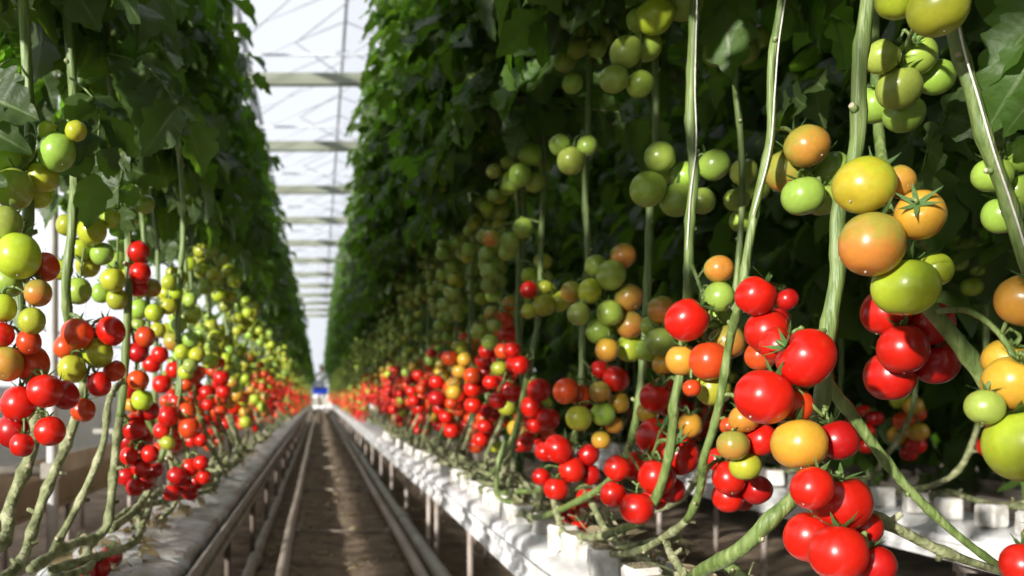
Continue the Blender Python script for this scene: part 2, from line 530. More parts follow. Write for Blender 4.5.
# ------------------------------------------------------------------ plants
def stem_geo(mb, pts, r0, r1, seed, base_old=0.0, sides=10, n=7, knots=True):
    """A tomato stem with swollen nodes and pale leaf scars; the lower part old and woody."""
    r = random.Random(seed)
    path = smooth_path(pts, n)
    d = [0]
    for a, b in zip(path, path[1:]):
        d.append(d[-1] + (b - a).length)
    L = d[-1]
    rad = []
    for s in d:
        q = r0 + (r1 - r0) * s / L
        w = (s / 0.085) % 1.0
        rad.append(q * (1 + (0.40 if s < base_old else 0.22) * math.exp(-((w - 0.5) / 0.13) ** 2)))
    cut = next((i for i, s in enumerate(d) if s >= base_old), len(d) - 1)
    if cut > 1:
        mb.tube(path[:cut + 1], rad[:cut + 1], M["old_stem"], sides)
    if cut < len(path) - 2:
        mb.tube(path[cut:], rad[cut:], M["stem"], sides)
    if knots:
        s = 0.04
        while s < L * 0.98:
            i = next(k for k, q in enumerate(d) if q >= s)
            p = path[i]
            t = (path[min(i + 1, len(path) - 1)] - path[max(i - 1, 0)]).normalized()
            a = r.random() * 6.28
            u = t.orthogonal().normalized()
            o = (u * math.cos(a) + t.cross(u) * math.sin(a))
            q = rad[i]
            e = p + o * q * (r.uniform(1.6, 2.4) if s < base_old else r.uniform(1.3, 1.7)) + t * q * 0.5
            mb.tube([p + o * q * 0.4, p + o * q * 1.05 + t * q * 0.2, e], [q * 0.62, q * 0.5, q * 0.42], M["stem"] if s > base_old else M["old_stem"], 7)
            mb.tube([e, e + (o + t * 0.3) * q * 0.08], [q * 0.40, q * 0.30], M["scar"], 7)
            s += r.uniform(0.05, 0.10) if s < base_old else r.uniform(0.085, 0.17)
    return path


def truss_geo(mb, root, pts_fruit, rnd, sides=6, r=0.0032):
    """The stalk of a fruit truss: from the stem, arching over the fruits, with a short jointed pedicel to every fruit.
    pts_fruit: [(fruit top point, axis)]."""
    c = sum((p for p, a in pts_fruit), V()) / len(pts_fruit)
    mid = root.lerp(c, 0.5) + V((0, 0, 0.025))
    low = min((p for p, a in pts_fruit), key=lambda p: p.z)
    path = smooth_path([root, mid, c, c.lerp(low, 0.75)], 5)
    mb.tube(path, [r * (1.25 - 0.6 * i / len(path)) for i in range(len(path))], M["stem"], sides)
    for p, a in pts_fruit:
        q = min(path, key=lambda w: (w - p).length)
        e = p + a * 0.012
        mb.tube(smooth_path([q, q.lerp(e, 0.5) + V((0, 0, 0.008)), e, p], 4), [r * 0.72] * 13 if False else r * 0.7, M["stem"], 5)
        k = q.lerp(e, 0.55) + V((0, 0, 0.008))
        mb.tube([k - (e - q).normalized() * 0.003, k, k + (e - q).normalized() * 0.003], [r * 0.7, r * 1.15, r * 0.7], M["stem"], 5)


def near_plant(name_label, group, stems, clusters, base, seed, fol=None, twine=None, leaves=(), r0=0.0085, r1=0.007, base_old=0.5):
    """stems: lists of points; clusters: [(anchor y-distance, [(px, py, width px, code)...])] laid front fruit first."""
    rnd = random.Random(seed)
    base = V(base)
    plant = thing("tomato_plant", base, name_label, "tomato plant", group)
    allpath = []
    for k, st in enumerate(stems):
        mb = MB()
        gut = 0.60 if base.x > 0 else -0.56
        st = [V((max(p.x, gut), p.y, max(p.z, 0.45))) if base.x > 0 and p.z < 0.56 and k == 0 else V(p) for p in st]
        pts = [V(p) - base for p in st]
        path = stem_geo(mb, pts, r0 * (1 if k == 0 else 0.78), r1 * (1 if k == 0 else 0.85), seed + k, base_old if k == 0 else (0 if k == 1 and base.x > 0 else 9), 12)
        allpath += [p + base for p in path]
        so = mb.build("stem", plant)
        if k >= 1:
            so["label"] = "older stem of the plant lying over the gutter"
    for Y, fruits in clusters:
        placed = []
        for px, py, w, code, *axo in fruits:
            w *= 1.05 / (1 + ((px - VPX) / FPX) ** 2) ** 0.3
            y = Y + rnd.uniform(-0.01, 0.01)
            for _ in range(60):
                p = at(px, py, y); d = w * y / FPX
                if all((p - q).length > 0.47 * (d + e) for q, e, c, x in placed):
                    break
                y += 0.006
            placed.append((p, d, code, V(axo[0]) if axo else None))
        cen = sum((p for p, d, c, x in placed), V()) / len(placed)
        ztop = max(p.z for p, d, c, x in placed)
        cand = [p for p in allpath if ztop - 0.02 < p.z < ztop + 0.09] or allpath
        root = min(cand, key=lambda p: (p - V((cen.x, cen.y, ztop + 0.03))).length)
        if (root - cen).length > 0.24:      # too far away: hang it from a point close above the fruit
            root = cen + (root - cen).normalized() * 0.2
        hub = cen.lerp(root, 0.35) + V((0, 0, 0.02))
        tops = []
        for p, d, c, axf in placed:
            ax = axf if axf else (hub - p).normalized() * 0.9 + V((rnd.uniform(-0.3, 0.3), rnd.uniform(-0.25, 0.35), 0.55 + rnd.uniform(0, 0.5)))
            ax = ax.normalized()
            put_fruit(plant, base, p, d, c, ax, rnd, True)
            tops.append((p + ax * d * 0.37 - base, ax))
        mb = MB()
        truss_geo(mb, root - base, tops, rnd)
        mb.build("truss_stalk", plant)
    if fol is not None:
        me, x, y = fol
        f = link("foliage", me, plant)
        f.location = V((x, y, 0)) - base
        f.rotation_euler.z = 0
    for (pos, az, pitch, roll, size, mat) in leaves:
        mb = MB()
        m = Matrix.Translation(V(pos) - base) @ Matrix.Rotation(az, 4, "Z") @ Matrix.Rotation(pitch, 4, "Y") @ Matrix.Rotation(roll, 4, "X")
        compound_leaf(mb, m, size, rnd, mat, True)
        mb.build("leaf", plant)
    if twine:
        tw, lab = twine
        p0 = tw[0]
        mb = MB()
        path = smooth_path(tw, 6)
        mb.tube([p - path[0] for p in path], 0.0011, M["twine"], 5)
        tag(mb.build("support_twine", None, path[0]), lab, "twine", "support twines along the stems")
    return plant


def P(y, *pts):
    """Pixels at one distance (or px, py, y triples) to points."""
    out = []
    for p in pts:
        out.append(at(p[0], p[1], p[2] if len(p) > 2 else y))
    return out


def up_to(pts, x, y):
    """Carry a stem, listed from its foot upwards, on to the top of the canopy."""
    last = pts[-1]
    TOP = L_TOP if x < 0 else 3.25
    return pts + [V((last.x * 0.5 + x * 0.5, last.y * 0.5 + y * 0.5, last.z + (TOP - last.z) * 0.4)), V((x, y, TOP - 0.1))]


GR = "tomato plants close by on the white gutter"
GL = "tomato plants close by on the grey gutter"
ZB = 0.50          # top of the growing blocks

# --- the row on the white gutter, closest plants -------------------------------------------------
near_plant("tomato plant whose thick pale stem bends behind the large half-orange cluster", GR,
    [up_to(P(1.2, (640, 600, 1.5), (700, 572, 1.3), (745, 545, 1.22), (770, 520), (800, 490), (812, 450), (822, 400), (828, 330), (838, 270), (838, 215), (856, 150), (860, 60), (868, 0)), 0.66, 1.22),
     P(1.3, (720, 560, 1.4), (760, 590, 1.3), (800, 620, 1.2))],
    [(1.08, [(864, 185, 58, "M"), (872, 244, 63, "B"), (905, 287, 65, "Y"), (920, 215, 50, "O", (-0.55, -0.7, 0.35)), (935, 270, 36, "Y"), (898, 182, 34, "B")]),
     (1.14, [(806, 358, 59, "R", (-0.8, 0.1, 0.5)), (764, 397, 56, "R"), (799, 444, 54, "O"), (790, 405, 44, "T"), (778, 345, 38, "R"), (838, 440, 40, "D")]),
     (1.10, [(838, 553, 58, "R"), (842, 503, 58, "R", (-0.1, -0.15, 1)), (810, 537, 50, "R"), (812, 488, 42, "R"), (864, 528, 36, "R"), (875, 565, 42, "D")])],
    (0.62, 1.9, ZB), 1000, (FOL_R[0], 0.66, 1.22), None,
    leaves=[(at(845, 70, 1.9), 2.9, 0.6, 0.4, 0.6, M["leaf"])], r0=0.0092, r1=0.0070, base_old=0.2)

near_plant("tomato plant with a thin stem and white twine beside four half-ripe tomatoes", GR,
    [up_to(P(1.5, (560, 560, 2.2), (660, 540, 1.8), (690, 515, 1.7), (702, 480, 1.65), (704, 458, 1.62), (714, 427, 1.6), (721, 395, 1.58), (730, 340, 1.55), (742, 290, 1.5), (748, 250), (757, 200), (770, 140), (772, 60), (782, 0)), 0.69, 1.5)],
    [(1.5, [(803, 196, 41, "G"), (807, 146, 43, "B"), (788, 171, 45, "B"), (830, 171, 41, "G"), (822, 200, 32, "G")]),
     (1.42, [(756, 296, 40, "R", (0.5, -0.3, 0.8)), (767, 331, 42, "R"), (760, 356, 30, "T")]),
     (1.55, [(733, 445, 31, "B"), (744, 419, 29, "O"), (762, 440, 32, "R"), (745, 466, 31, "Y"), (729, 426, 18, "T"), (756, 418, 24, "O")]),
     (1.65, [(729, 478, 33, "R"), (728, 497, 31, "R"), (757, 490, 31, "D"), (720, 460, 26, "R"), (742, 500, 22, "D")])],
    (0.66, 2.3, ZB), 1010, (FOL_R[1], 0.69, 1.5),
    (P(1.485, (753, 215), (770, 150), (775, 90), (778, 50), (785, 0)) + [V((0.69, 1.5, TOP - 0.1))], "white twine beside the thin stem of the four half-ripe tomatoes"), r0=0.0068, r1=0.0048)

near_plant("tomato plant with an upright stem over one big red tomato and mixed orange fruit", GR,
    [up_to(P(1.7, (520, 540, 2.6), (600, 530, 2.0), (650, 510, 1.85), (668, 460, 1.8), (673, 427, 1.78), (674, 404, 1.76), (680, 376, 1.75), (684, 330, 1.74), (688, 290), (690, 220), (694, 180), (690, 120), (692, 60), (695, 0)), 0.65, 1.72)],
    [(1.62, [(687, 320, 42, "R", (0.6, -0.35, 0.65)), (709, 361, 39, "T"), (682, 360, 31, "O"), (713, 388, 35, "Y"), (727, 342, 36, "B"), (719, 297, 30, "G"), (719, 269, 28, "B"), (720, 318, 27, "G"), (692, 388, 18, "T")]),
     (1.85, [(657, 477, 36, "R"), (680, 455, 38, "R", (-0.3, -0.5, 0.8)), (637, 508, 34, "R"), (637, 466, 30, "R"), (655, 437, 36, "R", (0.2, -0.75, 0.6)), (613, 494, 25, "R"), (617, 468, 26, "R"), (672, 490, 26, "D"), (655, 498, 24, "R")]),
     (1.95, [(655, 397, 29, "R"), (648, 412, 22, "O"), (668, 404, 24, "R"), (690, 425, 24, "O"), (664, 386, 20, "R")])],
    (0.64, 2.7, ZB), 1020, (FOL_R[2], 0.65, 1.72),
    (P(1.69, (687, 250), (691, 190), (696, 150), (695, 90), (697, 0)) + [V((0.65, 1.72, TOP - 0.1))], "white twine twisted along the upright stem above the big red tomato"))

near_plant("tomato plant with two tiers of plain green tomatoes and nothing ripe above", GR,
    [up_to(P(2.1, (480, 520, 3.2), (560, 510, 2.5), (610, 480, 2.3), (636, 420), (644, 350), (648, 270), (651, 190), (655, 150), (655, 60), (653, 0)), 0.70, 2.1)],
    [(1.85, [(655, 16, 37, "Y"), (626, 52, 31, "G"), (614, 79, 28, "G"), (683, 3, 36, "G"), (646, 46, 30, "G"), (640, 84, 27, "G"), (640, 20, 26, "G")]),
     (1.9, [(648, 189, 34, "G"), (677, 200, 33, "G"), (714, 165, 30, "G"), (660, 157, 30, "G"), (685, 176, 28, "G"), (702, 201, 26, "G"), (666, 172, 24, "G")]),
     (2.0, [(662, 310, 28, "B"), (661, 342, 30, "G"), (648, 350, 24, "G"), (664, 364, 22, "O"), (652, 326, 22, "G")])],
    (0.68, 3.0, ZB), 1030, (FOL_R[3], 0.70, 2.1))

near_plant("tomato plant half hidden behind the others, lone green tomatoes beside its forked stem", GR,
    [up_to(P(2.0, (600, 520, 2.7), (690, 490, 2.3), (712, 430, 2.15), (722, 400, 2.1), (731, 330), (740, 240), (742, 200), (740, 130), (735, 80), (740, 30)), 0.84, 2.0)],
    [(2.15, [(717, 52, 28, "G"), (745, 52, 26, "G"), (757, 37, 26, "G")]),
     (2.05, [(744, 172, 26, "G"), (757, 186, 27, "G"), (737, 200, 25, "G"), (741, 221, 23, "G")]),
     (2.0, [(776, 320, 26, "D"), (786, 300, 24, "D"), (770, 305, 24, "D"), (786, 345, 28, "D")])],
    (0.82, 2.9, ZB), 1040, (FOL_R[4], 0.84, 2.0), r0=0.0065, r1=0.0045)

near_plant("tomato plant with a big mixed cluster of green and brownish tomatoes over red ones", GR,
    [up_to(P(2.5, (430, 500, 4.0), (500, 492, 3.1), (560, 480, 2.75), (574, 440, 2.6), (580, 400), (582, 360), (583, 300), (588, 260), (585, 200), (588, 130), (590, 70), (592, 0)), 0.68, 2.5)],
    [(2.4, [(577, 48, 20, "G"), (597, 48, 19, "G"), (565, 60, 22, "G"), (573, 83, 20, "G"), (577, 30, 18, "G"), (604, 36, 20, "G"), (590, 33, 17, "G")]),
     (2.3, [(571, 161, 27, "G"), (560, 145, 21, "G"), (587, 146, 20, "G")]),
     (2.25, [(611, 275, 29, "G"), (590, 291, 24, "Y"), (629, 298, 28, "B"), (623, 256, 25, "B"), (596, 266, 22, "G"), (572, 292, 22, "B"), (610, 313, 25, "G"), (630, 325, 26, "B"), (599, 331, 26, "G"), (630, 348, 27, "Y"), (579, 314, 22, "G"), (607, 350, 23, "O")]),
     (2.4, [(579, 418, 25, "Y"), (566, 391, 25, "T"), (603, 414, 24, "G"), (581, 396, 21, "T"), (600, 392, 22, "B"), (619, 403, 20, "O"), (616, 379, 25, "R"), (600, 370, 19, "R"), (601, 440, 18, "O"), (614, 425, 17, "O")]),
     (2.5, [(558, 449, 28, "R"), (556, 489, 24, "R"), (577, 531, 24, "R"), (569, 513, 22, "R"), (572, 470, 25, "R"), (541, 477, 18, "R"), (587, 498, 21, "R"), (590, 475, 20, "D"), (545, 452, 20, "R"), (588, 455, 22, "D")])],
    (0.66, 3.3, ZB), 1050, (FOL_R[0], 0.68, 2.5))

near_plant("slim pale-stemmed tomato plant with one small red tomato above yellow-green fruit", GR,
    [up_to(P(2.9, (400, 480, 4.6), (455, 478, 3.7), (500, 462, 3.2), (515, 430, 3.0), (528, 372), (538, 320), (541, 240), (544, 180), (545, 80), (548, 0)), 0.66, 2.9),
     P(3.0, (505, 440), (497, 470), (500, 498), (520, 504), (560, 508))],
    [(2.85, [(529, 290, 17, "R"), (544, 305, 22, "Y"), (560, 301, 21, "Y"), (529, 311, 15, "Y"), (545, 288, 15, "Y")]),
     (2.85, [(530, 154, 22, "G"), (520, 175, 23, "G"), (535, 182, 19, "G"), (511, 184, 18, "G")]),
     (2.9, [(523, 228, 20, "G"), (510, 241, 18, "G"), (507, 252, 16, "G"), (491, 238, 16, "B")]),
     (2.85, [(539, 390, 22, "R"), (531, 407, 21, "R"), (548, 419, 22, "R"), (535, 425, 18, "R"), (520, 365, 18, "R"), (512, 350, 16, "R")])],
    (0.64, 3.7, ZB), 1060, (FOL_R[1], 0.66, 2.9))

near_plant("tomato plant with a slanting stem and large green tomatoes against the dark gap", GR,
    [up_to(P(1.1, (1060, 470), (1055, 380), (1045, 310), (1024, 255), (1005, 192), (985, 140), (970, 85), (956, 40), (946, -20)), 0.66, 1.12)],
    [(1.04, [(938, 8, 60, "Y"), (898, -2, 44, "Y")]),
     (1.3, [(899, 88, 43, "G"), (917, 56, 40, "G"), (936, 77, 38, "G"), (904, 114, 40, "G"), (875, 104, 42, "G"), (882, 57, 34, "G")]),
     (1.16, [(992, 175, 39, "G"), (1002, 215, 38, "G"), (1018, 191, 40, "G"), (1020, 154, 38, "G")])],
    (0.74, 0.95, ZB), 1070, (FOL_R[2], 0.72, 1.05),
    (P(1.08, (1030, 262), (1011, 202), (994, 152), (978, 97), (963, 46), (951, -20)) + [V((0.66, 1.12, TOP - 0.1))], "white twine stretched along the slanting stem against the dark gap"),
    leaves=[(at(1000, -15, 1.15), -1.9, 0.75, 0.5, 0.62, M["leaf_young"]), (at(1015, 60, 1.45), 3.0, 0.5, 0.2, 0.6, M["leaf"])], r0=0.008, r1=0.0066, base_old=0)

near_plant("tomato plant with orange-yellow tomatoes and one large green one by the pale diagonal stem", GR,
    [P(1.15, (1120, 560, 1.25), (1060, 500, 1.2), (1024, 446), (1000, 408), (977, 368), (952, 335), (930, 308), (915, 280, 1.2)) + [at(890, 210, 1.45), at(878, 120, 1.62), at(874, 40, 1.66), V((0.88, 1.68, TOP - 0.1))],
     P(1.25, (826, 380), (836, 395), (850, 412), (870, 440), (905, 485), (940, 520), (990, 560), (1040, 590)),
     P(1.2, (850, 506), (880, 520), (935, 548), (990, 568), (1050, 580))],
    [(1.25, [(903, 349, 51, "R"), (890, 376, 49, "R"), (886, 312, 47, "R"), (936, 363, 47, "D"), (931, 324, 46, "D")]),
     (1.02, [(1026, 445, 82, "Y"), (1012, 383, 56, "O", (0.1, -0.45, 0.9)), (985, 407, 38, "G"), (1006, 360, 46, "O", (0.1, -0.6, 0.8)), (1026, 300, 58, "O", (-0.15, -0.6, 0.75))]),
     (1.0, [(1024, 565, 46, "R"), (1046, 540, 44, "R")])],
    (0.80, 0.9, ZB), 1080, (FOL_R[3], 0.80, 1.32),
    r0=0.0095, r1=0.0045, base_old=0)

# --- the row on the grey gutter, closest plants --------------------------------------------------
near_plant("tomato plant at the frame edge with a dark stem and large glossy green tomatoes", GL,
    [up_to(P(1.62, (-60, 560, 1.4), (0, 545, 1.5), (12, 500), (32, 450), (38, 410), (28, 360), (20, 310), (28, 220), (30, 130), (28, 85)), -0.56, 1.62)],
    [(1.55, [(14, 189, 39, "G"), (42, 177, 33, "Y"), (4, 158, 33, "G"), (57, 152, 37, "G"), (20, 157, 29, "Y"), (38, 195, 28, "Y"), (48, 131, 20, "Y"), (76, 131, 21, "Y")]),
     (1.5, [(18, 256, 45, "Y"), (4, 224, 36, "G"), (9, 281, 33, "G"), (45, 267, 28, "T"), (38, 293, 28, "B"), (32, 321, 27, "Y"), (3, 308, 28, "Y")]),
     (1.5, [(45, 391, 35, "R"), (19, 404, 36, "R"), (7, 364, 34, "B"), (32, 364, 35, "T"), (29, 342, 25, "T"), (65, 395, 28, "D"), (13, 431, 33, "D"), (50, 431, 30, "R"), (22, 445, 24, "R"), (2, 335, 24, "R")])],
    (-0.56, 1.2, ZB - 0.02), 1100, (FOL_L[0], -0.52, 1.62), None,
    leaves=[(at(95, 52, 1.9), -0.35, 0.55, 0.6, 0.75, M["leaf"]), (at(70, 78, 1.75), -0.8, 0.9, 0.2, 0.6, M["leaf"]), (at(10, 60, 1.6), -2.0, 0.8, 0.2, 0.7, M["leaf"]), (at(112, 120, 1.95), -1.2, 1.0, 0.3, 0.55, M["leaf"])], r0=0.010, r1=0.008)

near_plant("tomato plant with a pale curved stem passing in front of yellowish tomatoes", GL,
    [up_to(P(1.8, (-20, 590, 1.6), (18, 566, 1.7), (34, 526), (44, 497), (63, 452), (75, 420), (84, 382), (70, 330, 1.78), (66, 290, 1.76), (72, 230, 1.76), (75, 165, 1.78)), -0.57, 1.85)],
    [(1.82, [(92, 231, 29, "Y"), (67, 225, 22, "Y"), (81, 249, 22, "Y"), (102, 254, 23, "G"), (88, 265, 25, "Y"), (62, 270, 22, "Y"), (78, 291, 27, "G"), (110, 218, 20, "Y"), (94, 200, 17, "Y")]),
     (1.72, [(77, 334, 31, "T"), (72, 369, 28, "Y"), (98, 353, 30, "Y"), (66, 347, 24, "T"), (111, 331, 28, "R"), (99, 384, 24, "R"), (83, 410, 25, "T"), (114, 371, 22, "T"), (100, 335, 20, "R")])],
    (-0.52, 1.45, ZB - 0.02), 1110, (FOL_L[1], -0.53, 1.9), None, r0=0.009, r1=0.0075)

near_plant("tomato plant with four red tomatoes stacked beside its tall pale stem", GL,
    [up_to(P(2.05, (30, 570, 1.8), (70, 545, 1.95), (105, 530), (113, 480), (117, 440), (122, 400), (127, 330), (128, 240), (124, 200)), -0.55, 2.15),
     P(1.9, (48, 560), (85, 490), (104, 440), (108, 405), (122, 380, 2.02))],
    [(2.05, [(138, 252, 22, "R"), (140, 273, 22, "R"), (137, 263, 20, "R"), (138, 287, 19, "R"), (152, 288, 18, "B")]),
     (2.0, [(113, 280, 25, "Y"), (117, 299, 21, "Y"), (101, 293, 19, "G"), (127, 217, 22, "G"), (112, 185, 20, "G"), (145, 204, 19, "G"), (108, 205, 18, "G")]),
     (2.05, [(145, 337, 20, "T"), (138, 352, 20, "D"), (138, 380, 21, "T"), (142, 400, 21, "Y"), (149, 411, 20, "D"), (132, 405, 15, "O"), (130, 392, 16, "D")]),
     (2.1, [(133, 427, 25, "R"), (129, 456, 18, "R"), (141, 468, 20, "R"), (128, 441, 21, "D"), (126, 476, 19, "D"), (144, 480, 20, "D"), (150, 454, 18, "R"), (142, 441, 21, "D"), (154, 470, 17, "D"), (135, 487, 17, "D")])],
    (-0.44, 1.7, ZB - 0.02), 1120, (FOL_L[2], -0.52, 2.2), None, r0=0.009, r1=0.007)

near_plant("slim tomato plant with a low dark red bunch resting on the grey gutter", GL,
    [up_to(P(2.6, (110, 530, 2.1), (140, 505, 2.35), (160, 460), (175, 415), (180, 370), (178, 330), (180, 280), (183, 240)), -0.50, 2.65),
     P(2.6, (168, 440), (172, 468), (176, 500), (160, 520, 2.5))],
    [(2.55, [(154, 313, 18, "Y"), (168, 306, 18, "Y"), (169, 282, 15, "Y"), (166, 293, 16, "Y"), (176, 292, 14, "Y"), (158, 330, 15, "Y"), (190, 300, 14, "G")]),
     (2.55, [(168, 416, 21, "R"), (163, 431, 19, "R"), (189, 428, 21, "T"), (187, 412, 19, "T"), (168, 443, 15, "Y"), (176, 402, 16, "R"), (190, 366, 15, "G"), (197, 355, 16, "Y"), (186, 372, 15, "Y"), (194, 376, 16, "T"), (182, 352, 15, "Y")]),
     (2.55, [(177, 476, 19, "D"), (190, 467, 18, "R"), (184, 486, 17, "D"), (204, 477, 15, "R"), (190, 493, 16, "D"), (172, 493, 17, "R"), (201, 463, 15, "R"), (201, 440, 13, "R"), (196, 482, 15, "D")])],
    (-0.42, 2.1, ZB - 0.02), 1130, (FOL_L[3], -0.50, 2.65), None, r0=0.0085, r1=0.0065)
for k, (px, py, w) in enumerate([(111, 557, 21), (100, 567, 21), (85, 571, 19)]):
    yy = (CAM_H - 0.458) / (py - VPY) * FPX
    pos = at(px, py, yy); d = w * yy / FPX * 1.1
    o = link("tomato", FRUIT[k], None); paint(o, "D", R)
    o.matrix_world = Matrix.Translation((pos.x, pos.y, 0.437 + d * 0.44)) @ aim(V((R.uniform(-.5, .5), -0.4, 1)), k).to_4x4() @ Matrix.Scale(d / 2, 4)
    tag(o, ["red tomato lying on the grey gutter, farthest of the three from the frame edge", "red tomato lying on the grey gutter between two others", "red tomato lying on the grey gutter at the bottom of the picture, leftmost of three"][k], "tomato", "fallen tomatoes on the grey gutter")
    c = link("calyx", CALYX[k], o); c["label"] = "green star-shaped calyx"


# --- trusses and stems of the repeated plants ------------------------------------------------------
def truss_layout(n, d, rnd, spread=1.0):
    """Fruit centres of a hanging cluster round the origin, pushed apart until they only touch."""
    pts = []
    for i in range(n):
        t = i / max(n - 1, 1)
        pts.append(V((rnd.uniform(-0.6, 0.6) * d, rnd.uniform(-0.6, 0.6) * d * spread, -t * d * n * 0.34)))
    for _ in range(40):
        for i in range(n):
            for j in range(i):
                v = pts[i] - pts[j]
                l = max(v.length, 1e-4)
                if l < d * 0.95:
                    q = v / l * (d * 0.95 - l) / 2
                    pts[i] += q; pts[j] -= q
    return pts


STEM_R, STEM_L, STEM_B = [], [], []
for k in range(4):
    r = random.Random(400 + k)
    sgn = 1
    for store, lean, front in ((STEM_R, lean_right, -0.05), (STEM_L, lean_left, 0.06), (STEM_B, lambda z: 0, -0.05)):
        mb = MB()
        pts = [V((0.0, 0.75, ZB - 0.03)), V((front + r.uniform(-0.03, 0.03), 0.55, 0.49 + r.uniform(0, 0.05))), V((front + r.uniform(-0.05, 0.05), 0.25, 0.50)),
               V((front + r.uniform(-0.04, 0.04), 0.06, 0.58)), V((r.uniform(-0.02, 0.02), 0.0, 0.75))]
        for z in (1.0, 1.3, 1.6, 2.0, 2.5, (L_TOP if store is STEM_L else TOP) - 0.1):
            pts.append(V((lean(z) + r.uniform(-0.012, 0.012), r.uniform(-0.02, 0.02), z)))
        stem_geo(mb, pts, 0.009, 0.0055, 400 + k, 0.85, 8, 5)
        store.append(mb.mesh("stem"))


def mid_plant(x, y, label, group, seed, rowkind):
    rnd = random.Random(seed)
    store, fol, low, inner = {"R": (STEM_R, FOL_R, R_LOW, -1), "L": (STEM_L, FOL_L, L_LOW, 1), "B": (STEM_B, FOL_B, 1.3, -1)}[rowkind]
    base = V((x, y, 0.0))
    plant = thing("tomato_plant", V((x, y + 0.75, ZB - 0.03)), label, "tomato plant", group)
    off = V((0, -0.75, -(ZB - 0.03)))
    b0 = V((x, y + 0.75, ZB - 0.03))
    s = link("stem", rnd.choice(store), plant); s.location = off
    f = link("foliage", rnd.choice(fol), plant)
    f.location = off + V((0, 0, rnd.uniform(-0.06, 0.08)))
    f.scale = (1, rnd.choice((-1, 1)) * rnd.uniform(0.9, 1.05), 1)
    lean = {"R": lean_right, "L": lean_left, "B": lambda z: 0}[rowkind]
    ztop = low + (0.35 if rowkind == "R" else 0.02)
    z = 0.72 + rnd.uniform(-0.06, 0.08)
    k = 0
    side = rnd.choice((-1, 1))
    while z < ztop:
        q = z - CAM_H + rnd.uniform(-0.05, 0.05)
        q += {"B": 0.05, "L": 0.0, "R": -0.09}[rowkind]
        if q < 0.06:
            codes = "RRRRRDRTT" if rnd.random() < 0.7 else "RRTOY"
        elif q < 0.14:
            codes = rnd.choice(["RRTTR", "TOBY", "RRTOB"])
        elif q < 0.24:
            codes = rnd.choice(["BOYG", "TBYG", "GGYB", "GGYY"])
        else:
            codes = "GGGGGY" if rowkind != "L" else "GGYYY"
        n = rnd.randint(6, 8) if q < 0.1 else rnd.randint(4, 6)
        d = (0.061 if q < 0.1 else 0.057) * rnd.uniform(0.9, 1.12) * (0.92 if q > 0.5 else 1)
        lay = truss_layout(n, d, rnd, 1.3)
        root = V((x + lean(z), y, z + 0.05))
        cen = root + V((inner * (0.045 + rnd.random() * 0.05) if k % 3 else -inner * 0.05, side * rnd.uniform(0.05, 0.11), -0.03))
        tops = []
        for p in lay:
            p = p + cen
            if p.z < 0.47 + d / 2:
                p.z = 0.47 + d / 2 + rnd.uniform(0, 0.02)
            ax = ((cen + V((0, 0, 0.03))) - p) * 6 + V((rnd.uniform(-.3, .3), rnd.uniform(-.3, .3), 0.8))
            ax.normalize()
            dd = d * rnd.uniform(0.86, 1.06)
            put_fruit(plant, b0, p, dd, rnd.choice(codes), ax, rnd, False)
            tops.append((p + ax * dd * 0.37 - b0, ax))
        mb = MB(); truss_geo(mb, root - b0, tops, rnd, 5, 0.003); mb.build("truss_stalk", plant)
        z += rnd.uniform(0.105, 0.145) * (1.35 if q > 0.3 else 1) if rowkind != "B" else rnd.uniform(0.2, 0.28)
        side = -side
        k += 1
    return plant


y = 3.15; i = 0
while y < 13.5:
    mid_plant(0.66 + R.uniform(-0.05, 0.06), y, "tall leafy tomato plant hung with red and green fruit further along the white gutter", "tomato plants further along the white gutter", 2000 + i, "R")
    y += 0.30 + 0.012 * i * 0.3; i += 1
y = 2.9; i = 0
while y < 13.5:
    mid_plant(-0.47 + R.uniform(-0.05, 0.03), y, "tall leafy tomato plant hung with red and yellow-green fruit further along the grey gutter", "tomato plants further along the grey gutter", 3000 + i, "L")
    y += 0.31 + 0.012 * i * 0.3; i += 1
for i in range(14):
    mid_plant(1.95 + R.uniform(-0.05, 0.05), 2.1 + i * 0.40, "tomato plant in the shade of the second row, seen through gaps behind the closest plants", "tomato plants of the second row", 4000 + i, "B")
# the white gutter's row goes on unseen beside the camera, added to shade the upper fruit
for i in range(4):
    mid_plant(0.68, 0.62 - 0.35 * i, "unseen tomato plant on the white gutter beside the viewer, added for shade", "unseen tomato plants beside the viewer", 4500 + i, "R")


# --- far plants: each one mesh ---------------------------------------------------------------------
def far_mesh(seed, kind):
    r = random.Random(seed)
    mb = MB()
    lean, low, inner, top = {"R": (lean_right, R_LOW + 0.25, -1, TOP), "L": (lean_left, L_LOW + 0.1, 1, L_TOP), "B": (lambda z: 0, 0.52, -1, TOP + 0.45)}[kind]
    foliage_geo(mb, seed, low, top, lean, 56 if kind != "B" else 60, 0.85 if kind != "B" else 1.3, False)
    mb.tube([V((0, 0, 0.425)), V((0.01, 0.01, 1.0)), V((lean(1.8), 0, 1.8)), V((lean(top), 0, top - 0.15))], 0.009, M["stem"], 6)
    z = 0.62
    while z < low + 0.1:
        q = z - CAM_H
        mats = [M["red"], M["red"], M["orange"], M["green"]] if q < 0.13 else [M["orange"], M["green"], M["green"]] if q < 0.24 else [M["green"]]
        c = V((inner * 0.05, r.uniform(-0.15, 0.15), z))
        for p in truss_layout(6, 0.062, r, 1.6):
            fruit_geo(mb, r.choice(mats), seed, 10, 7, M4=Matrix.Translation(p + c) @ Matrix.Scale(0.031, 4))
        z += 0.09
    return mb.mesh("tomato_plant_far")


FAR = {k: [far_mesh(500 + 10 * j + ord(k), k) for j in range(5)] for k in "RLB"}


